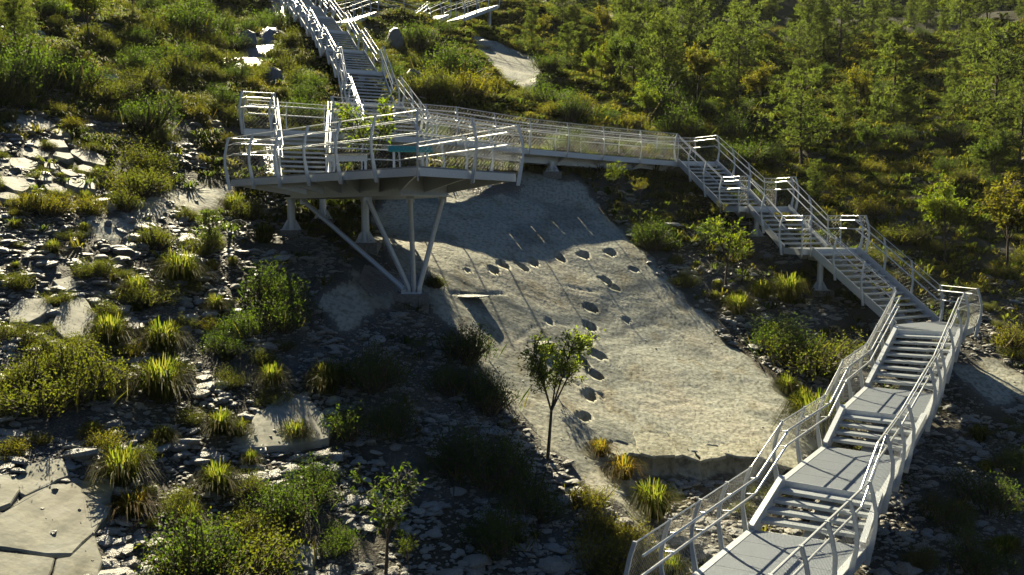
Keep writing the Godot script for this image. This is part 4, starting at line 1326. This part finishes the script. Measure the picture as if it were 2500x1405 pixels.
func make_plants():
	make_protos()
	print("protos ", Time.get_ticks_msec())
	var r := RandomNumberGenerator.new()
	r.seed = 4242
	# plants the photograph shows singly: kind, base, height, label
	var list := [["heath_shrub", 110, 975, 130, "broad olive bush spreading over the scree beside the pale slabs"], ["heath_shrub", 230, 955, 120], ["heath_shrub", 60, 940, 95], ["heath_shrub", 170, 900, 90], ["golden_shrub", 250, 1092, 80, "bronze bush between loose stones and the cracked slab"], ["grass_tussock", 298, 1172, 95, "tall yellow tussock at the edge of the cracked slab"], ["dry_tussock", 322, 1238, 80],
		["green_shrub", 480, 1410, 190, "large yellow-green bush at the foot of the scree"], ["heath_shrub", 590, 1380, 170], ["heath_shrub", 430, 1440, 140], ["golden_shrub", 640, 1330, 100], ["grass_tussock", 530, 1185, 75], ["heath_shrub", 590, 1180, 60], ["heath_shrub", 430, 1230, 60], ["grass_tussock", 393, 965, 110, "upright green tussock beside the shaded gravel"], ["grass_tussock", 398, 850, 80], ["grass_tussock", 525, 752, 45],
		["grass_tussock", 268, 832, 80], ["heath_shrub", 262, 765, 50], ["grass_tussock", 442, 685, 85], ["heath_shrub", 350, 728, 70], ["grass_tussock", 335, 715, 60], ["heath_shrub", 372, 598, 60], ["heath_shrub", 240, 668, 45], ["heath_shrub", 500, 598, 55], ["young_pine", 512, 598, 115, "small young pine standing alone on the scree"], ["heath_shrub", 460, 535, 40],
		["heath_shrub", 40, 825, 60], ["heath_shrub", 140, 855, 75], ["grass_tussock", 110, 905, 60], ["golden_shrub", 25, 1100, 65], ["heath_shrub", 20, 1010, 60], ["golden_shrub", 120, 515, 75], ["golden_shrub", 215, 520, 65], ["heath_shrub", 300, 515, 60], ["golden_shrub", 60, 510, 60], ["heath_shrub", 150, 730, 40], ["grass_tussock", 205, 560, 25],
		["green_shrub", 600, 815, 100], ["green_shrub", 700, 800, 120], ["green_shrub", 660, 740, 110, "big dark bush in the shade beneath the platform"], ["green_shrub", 545, 850, 80], ["grass_tussock", 570, 510, 50], ["heath_shrub", 600, 530, 55], ["grass_tussock", 645, 590, 50], ["green_shrub", 900, 950, 130], ["green_shrub", 860, 1060, 120], ["green_shrub", 960, 1060, 110], ["grass_tussock", 800, 950, 80], ["grass_tussock", 665, 940, 60], ["grass_tussock", 720, 1060, 60], ["grass_tussock", 538, 1050, 60],
		["green_shrub", 1140, 880, 110, "green bush at the shaded edge of the slab"], ["sapling", 1028, 890, 80, "little light-green sapling in the platform shade"], ["green_shrub", 1110, 960, 110], ["green_shrub", 1190, 1000, 110], ["green_shrub", 1200, 1180, 170], ["green_shrub", 1290, 1240, 130], ["green_shrub", 1210, 1330, 150], ["green_shrub", 1120, 1150, 120], ["green_shrub", 700, 1260, 130], ["green_shrub", 760, 1200, 110], ["green_shrub", 820, 1330, 90],
		["ash_tree", 1336, 1128, 325, "slender light-green tree leaning over the edge of the slab"], ["sapling", 1330, 920, 110, "leafy sapling growing behind the slender tree"], ["sapling", 940, 1400, 290, "sparse yellow-leaved sapling in the shaded hollow"], ["sapling", 1000, 1390, 110],
		["golden_shrub", 1490, 1390, 150, "golden bush along the foot of the slab"], ["golden_shrub", 1520, 1390, 120], ["golden_shrub", 1465, 1300, 100], ["golden_shrub", 1440, 1240, 80], ["golden_shrub", 1530, 1330, 90], ["dry_tussock", 1465, 1112, 52, "orange tussock on the lip of the rock ledge"], ["dry_tussock", 1522, 1165, 68, "orange tussock rooted below the rock ledge"], ["grass_tussock", 1597, 1255, 90, "green tussock on the dark rock below the ledge"], ["grass_tussock", 1640, 1400, 60], ["heath_shrub", 1720, 1390, 40],
		["green_shrub", 1590, 602, 85, "rounded dark-green shrub at the upper edge of the slab"], ["sapling", 1510, 500, 95, "thin sapling under the footbridge"], ["sapling", 1565, 505, 70], ["sapling", 1770, 700, 175, "yellow-green sapling beside the bank stair"], ["sapling", 1735, 640, 110], ["sapling", 1815, 690, 110], ["green_shrub", 1930, 870, 110], ["heath_shrub", 1990, 890, 110], ["green_shrub", 1880, 830, 80], ["grass_tussock", 1800, 762, 55], ["grass_tussock", 1925, 730, 70], ["grass_tussock", 1860, 730, 50], ["heath_shrub", 1670, 695, 40], ["heath_shrub", 1650, 640, 30],
		["grass_tussock", 1920, 945, 45], ["grass_tussock", 1965, 992, 55], ["grass_tussock", 1992, 1060, 110], ["golden_shrub", 1885, 442, 75, "golden rounded shrub behind the bank stair"], ["golden_shrub", 2480, 850, 80], ["heath_shrub", 2200, 590, 60], ["broadleaf_tree", 2310, 640, 190, "yellow-green tree on the slope past the bank stair"], ["broadleaf_tree", 2460, 660, 220, "yellow leafy tree at the rocky edge past the stair"], ["broadleaf_tree", 2430, 480, 130], ["green_shrub", 2420, 1240, 120], ["green_shrub", 2330, 1290, 90], ["green_shrub", 2470, 1130, 80], ["green_shrub", 2380, 1390, 110], ["heath_shrub", 2280, 1240, 60], ["heath_shrub", 2250, 1380, 60],
		["heath_shrub", 1060, 700, 40], ["sapling", 1755, 545, 60], ["heath_shrub", 2140, 640, 50], ["golden_shrub", 2060, 450, 60], ["sapling", 1690, 365, 60],
		["pine_tree", 1960, 392, 235, "tall open pine above the bank stair landing"], ["pine_tree", 2176, 330, 245, "tall straight pine on the open rocky slope"], ["pine_tree", 1540, 160, 185, "dark pine behind the golden tree"], ["pine_tree", 1780, 255, 110], ["pine_tree", 1705, 240, 130], ["pine_tree", 1640, 160, 110], ["pine_tree", 1825, 155, 145], ["pine_tree", 1300, 130, 110], ["pine_tree", 1372, 75, 100], ["pine_tree", 1420, 190, 120], ["pine_tree", 1585, 225, 110], ["pine_tree", 2420, 465, 190], ["pine_tree", 2485, 430, 190], ["pine_tree", 2330, 280, 140], ["pine_tree", 2130, 110, 110], ["pine_tree", 2010, 150, 110], ["pine_tree", 2060, 300, 110], ["pine_tree", 1990, 480, 100],
		["broadleaf_tree", 1510, 235, 125, "golden-leaved tree in front of the dark pines"], ["broadleaf_tree", 1450, 225, 90], ["green_shrub", 1610, 290, 110], ["green_shrub", 1660, 340, 90], ["green_shrub", 1335, 260, 90], ["green_shrub", 1015, 112, 80], ["green_shrub", 1105, 185, 105, "wide bush below the hill walkway"], ["golden_shrub", 1150, 255, 90], ["heath_shrub", 1080, 240, 80], ["golden_shrub", 1200, 235, 60], ["heath_shrub", 1030, 245, 60], ["heath_shrub", 1260, 250, 50], ["golden_shrub", 1420, 300, 60], ["golden_shrub", 1350, 300, 50], ["green_shrub", 1790, 320, 80], ["golden_shrub", 1850, 380, 60], ["green_shrub", 730, 255, 55], ["green_shrub", 440, 90, 110], ["green_shrub", 480, 80, 90], ["broadleaf_tree", 220, 110, 170], ["pine_tree", 40, 130, 150], ["green_shrub", 150, 215, 120], ["green_shrub", 60, 220, 130], ["green_shrub", 10, 240, 110], ["broadleaf_tree", 330, 60, 130], ["green_shrub", 660, 60, 70]]
	for k in list.size():
		var q: Array = list[k]
		at_px(q[0], q[1], q[2], q[3], k, q[4] if q.size() > 4 else "")
	grow("sapling", W(-4.35, 25.0, 0), 2.1, 2, 1.0, "sapling reaching up between platform and walkway")
	# the rest of the hillside, spaced at random
	var taken := []
	var spread := func(kind: String, count: int, x0: float, x1: float, d0: float, d1: float, s0: float, s1: float, gap: float, need: float):
		var n := 0
		var tries := 0
		while n < count and tries < count * 40:
			tries += 1
			var d := r.randf_range(d0, d1)
			var x := r.randf_range(x0, x1)
			if absf(x) > d * 0.72 + 2.0 or blocked(x, -d, 0.35): continue
			var y := smooth_ground(x, -d)
			if y / d > 0.31 or veg(x, -d) < need or slab_sd(x, -d) < 0.5 or on_plate(x, -d) or in_wet(x, -d): continue
			if x < -3.0 and d > 22.0 and n_zone.get_noise_2d(x * 1.5 - 31, -d * 1.5) < -0.28: continue
			if d > 36.0 and x > 0.0 and n_zone.get_noise_2d(x * 0.9 + 13, -d * 0.9) < -0.16: continue
			var bad := false
			for t in taken:
				if absf(t[0] - x) + absf(t[1] + d) < (gap + t[2]) * 0.5: bad = true; break
			if bad: continue
			taken.append([x, -d, gap])
			grow(kind, Vector3(x, 0, -d), r.randf_range(s0, s1), r.randi(), r.randf() * TAU)
			n += 1
	spread.call("pine_tree", 34, 3.0, 60.0, 44.0, 100.0, 0.75, 1.15, 3.6, 0.2)
	spread.call("pine_tree", 75, 3.0, 66.0, 42.0, 104.0, 0.3, 0.75, 2.2, 0.2)
	spread.call("broadleaf_tree", 38, 2.0, 58.0, 38.0, 95.0, 0.5, 1.05, 2.2, 0.2)
	spread.call("pine_tree", 70, -5.0, 95.0, 98.0, 132.0, 0.7, 1.2, 3.0, 0.2)
	spread.call("green_shrub", 80, 0.0, 45.0, 33.0, 90.0, 0.9, 2.0, 1.5, 0.3)
	spread.call("golden_shrub", 40, 0.0, 45.0, 31.0, 80.0, 0.7, 1.6, 1.4, 0.3)
	spread.call("green_shrub", 70, -34.0, -3.0, 24.0, 62.0, 0.7, 1.7, 1.3, 0.5)
	spread.call("heath_shrub", 150, -30.0, -3.0, 19.0, 50.0, 0.7, 1.9, 0.9, 0.3)
	spread.call("golden_shrub", 40, -28.0, -3.0, 20.0, 48.0, 0.5, 1.2, 1.1, 0.4)
	spread.call("broadleaf_tree", 14, -34.0, -12.0, 30.0, 60.0, 0.5, 0.9, 2.4, 0.5)
	spread.call("heath_shrub", 60, -15.0, -3.5, 10.5, 22.0, 0.3, 0.75, 0.7, -1.0)
	spread.call("grass_tussock", 28, -15.0, -3.0, 10.5, 22.0, 0.3, 0.7, 0.6, -1.0)
	spread.call("golden_shrub", 14, -14.0, -4.0, 11.0, 22.0, 0.3, 0.6, 0.8, -1.0)
	spread.call("grass_tussock", 30, 4.0, 13.0, 15.0, 30.0, 0.4, 0.9, 0.7, -1.0)
	spread.call("heath_shrub", 30, 4.0, 16.0, 15.0, 30.0, 0.3, 0.9, 0.8, -1.0)
	spread.call("heath_shrub", 60, 8.0, 30.0, 24.0, 46.0, 0.6, 1.4, 1.1, 0.1)
	# short grass and moss tufts
	for k in 3:
		var tuft := make_tussock(120 + k, 0.16, 0.14, 34, [[Color(0.17, 0.16, 0.06), Color(0.11, 0.115, 0.045)], [Color(0.11, 0.13, 0.045), Color(0.08, 0.10, 0.04)], [Color(0.19, 0.15, 0.065), Color(0.14, 0.11, 0.05)]][k], Color(0.2, 0.15, 0.06))
		var mm := MultiMesh.new()
		mm.transform_format = MultiMesh.TRANSFORM_3D
		mm.mesh = tuft[1]
		var tf := []
		var c := 0
		while tf.size() < 11000 and c < 80000:
			c += 1
			var d := sqrt(r.randf()) * 62.0 + 12.0
			var x := r.randf_range(-0.7, 0.7) * d
			var z := -d
			if x > 2.0 and r.randf() < 0.5 or in_wet(x, z): continue
			if x < -3.0 and n_zone.get_noise_2d(x * 1.5 - 31, z * 1.5) < -0.28: continue
			if veg(x, z) * 1.1 + n_zone.get_noise_2d(x * 3.0 + 70 * k, z * 3.0) * 1.3 < 0.5: continue
			var sd := slab_sd(x, z)
			if sd < 0.4 or smooth_ground(x, z) / d > 0.31: continue
			var s := r.randf_range(0.7, 1.8) * (1.0 + d / 60.0)
			tf.append(Transform3D(Basis.from_euler(Vector3(0, r.randf() * TAU, 0)).scaled(Vector3(s * 1.3, s, s * 1.3)), Vector3(x, ground(x, z, sd) - 0.01, z)))
		mm.instance_count = tf.size()
		for q in tf.size(): mm.set_instance_transform(q, tf[q])
		var o := MultiMeshInstance3D.new()
		o.multimesh = mm; o.material_override = M.grass
		o.name = numbered("short_grass")
		add_child(o)
		tag(o, ["short yellowish grass covering the heath", "short green moss and herbs covering the heath", "dry brown grass covering the heath"][k], "grass", "", "stuff")
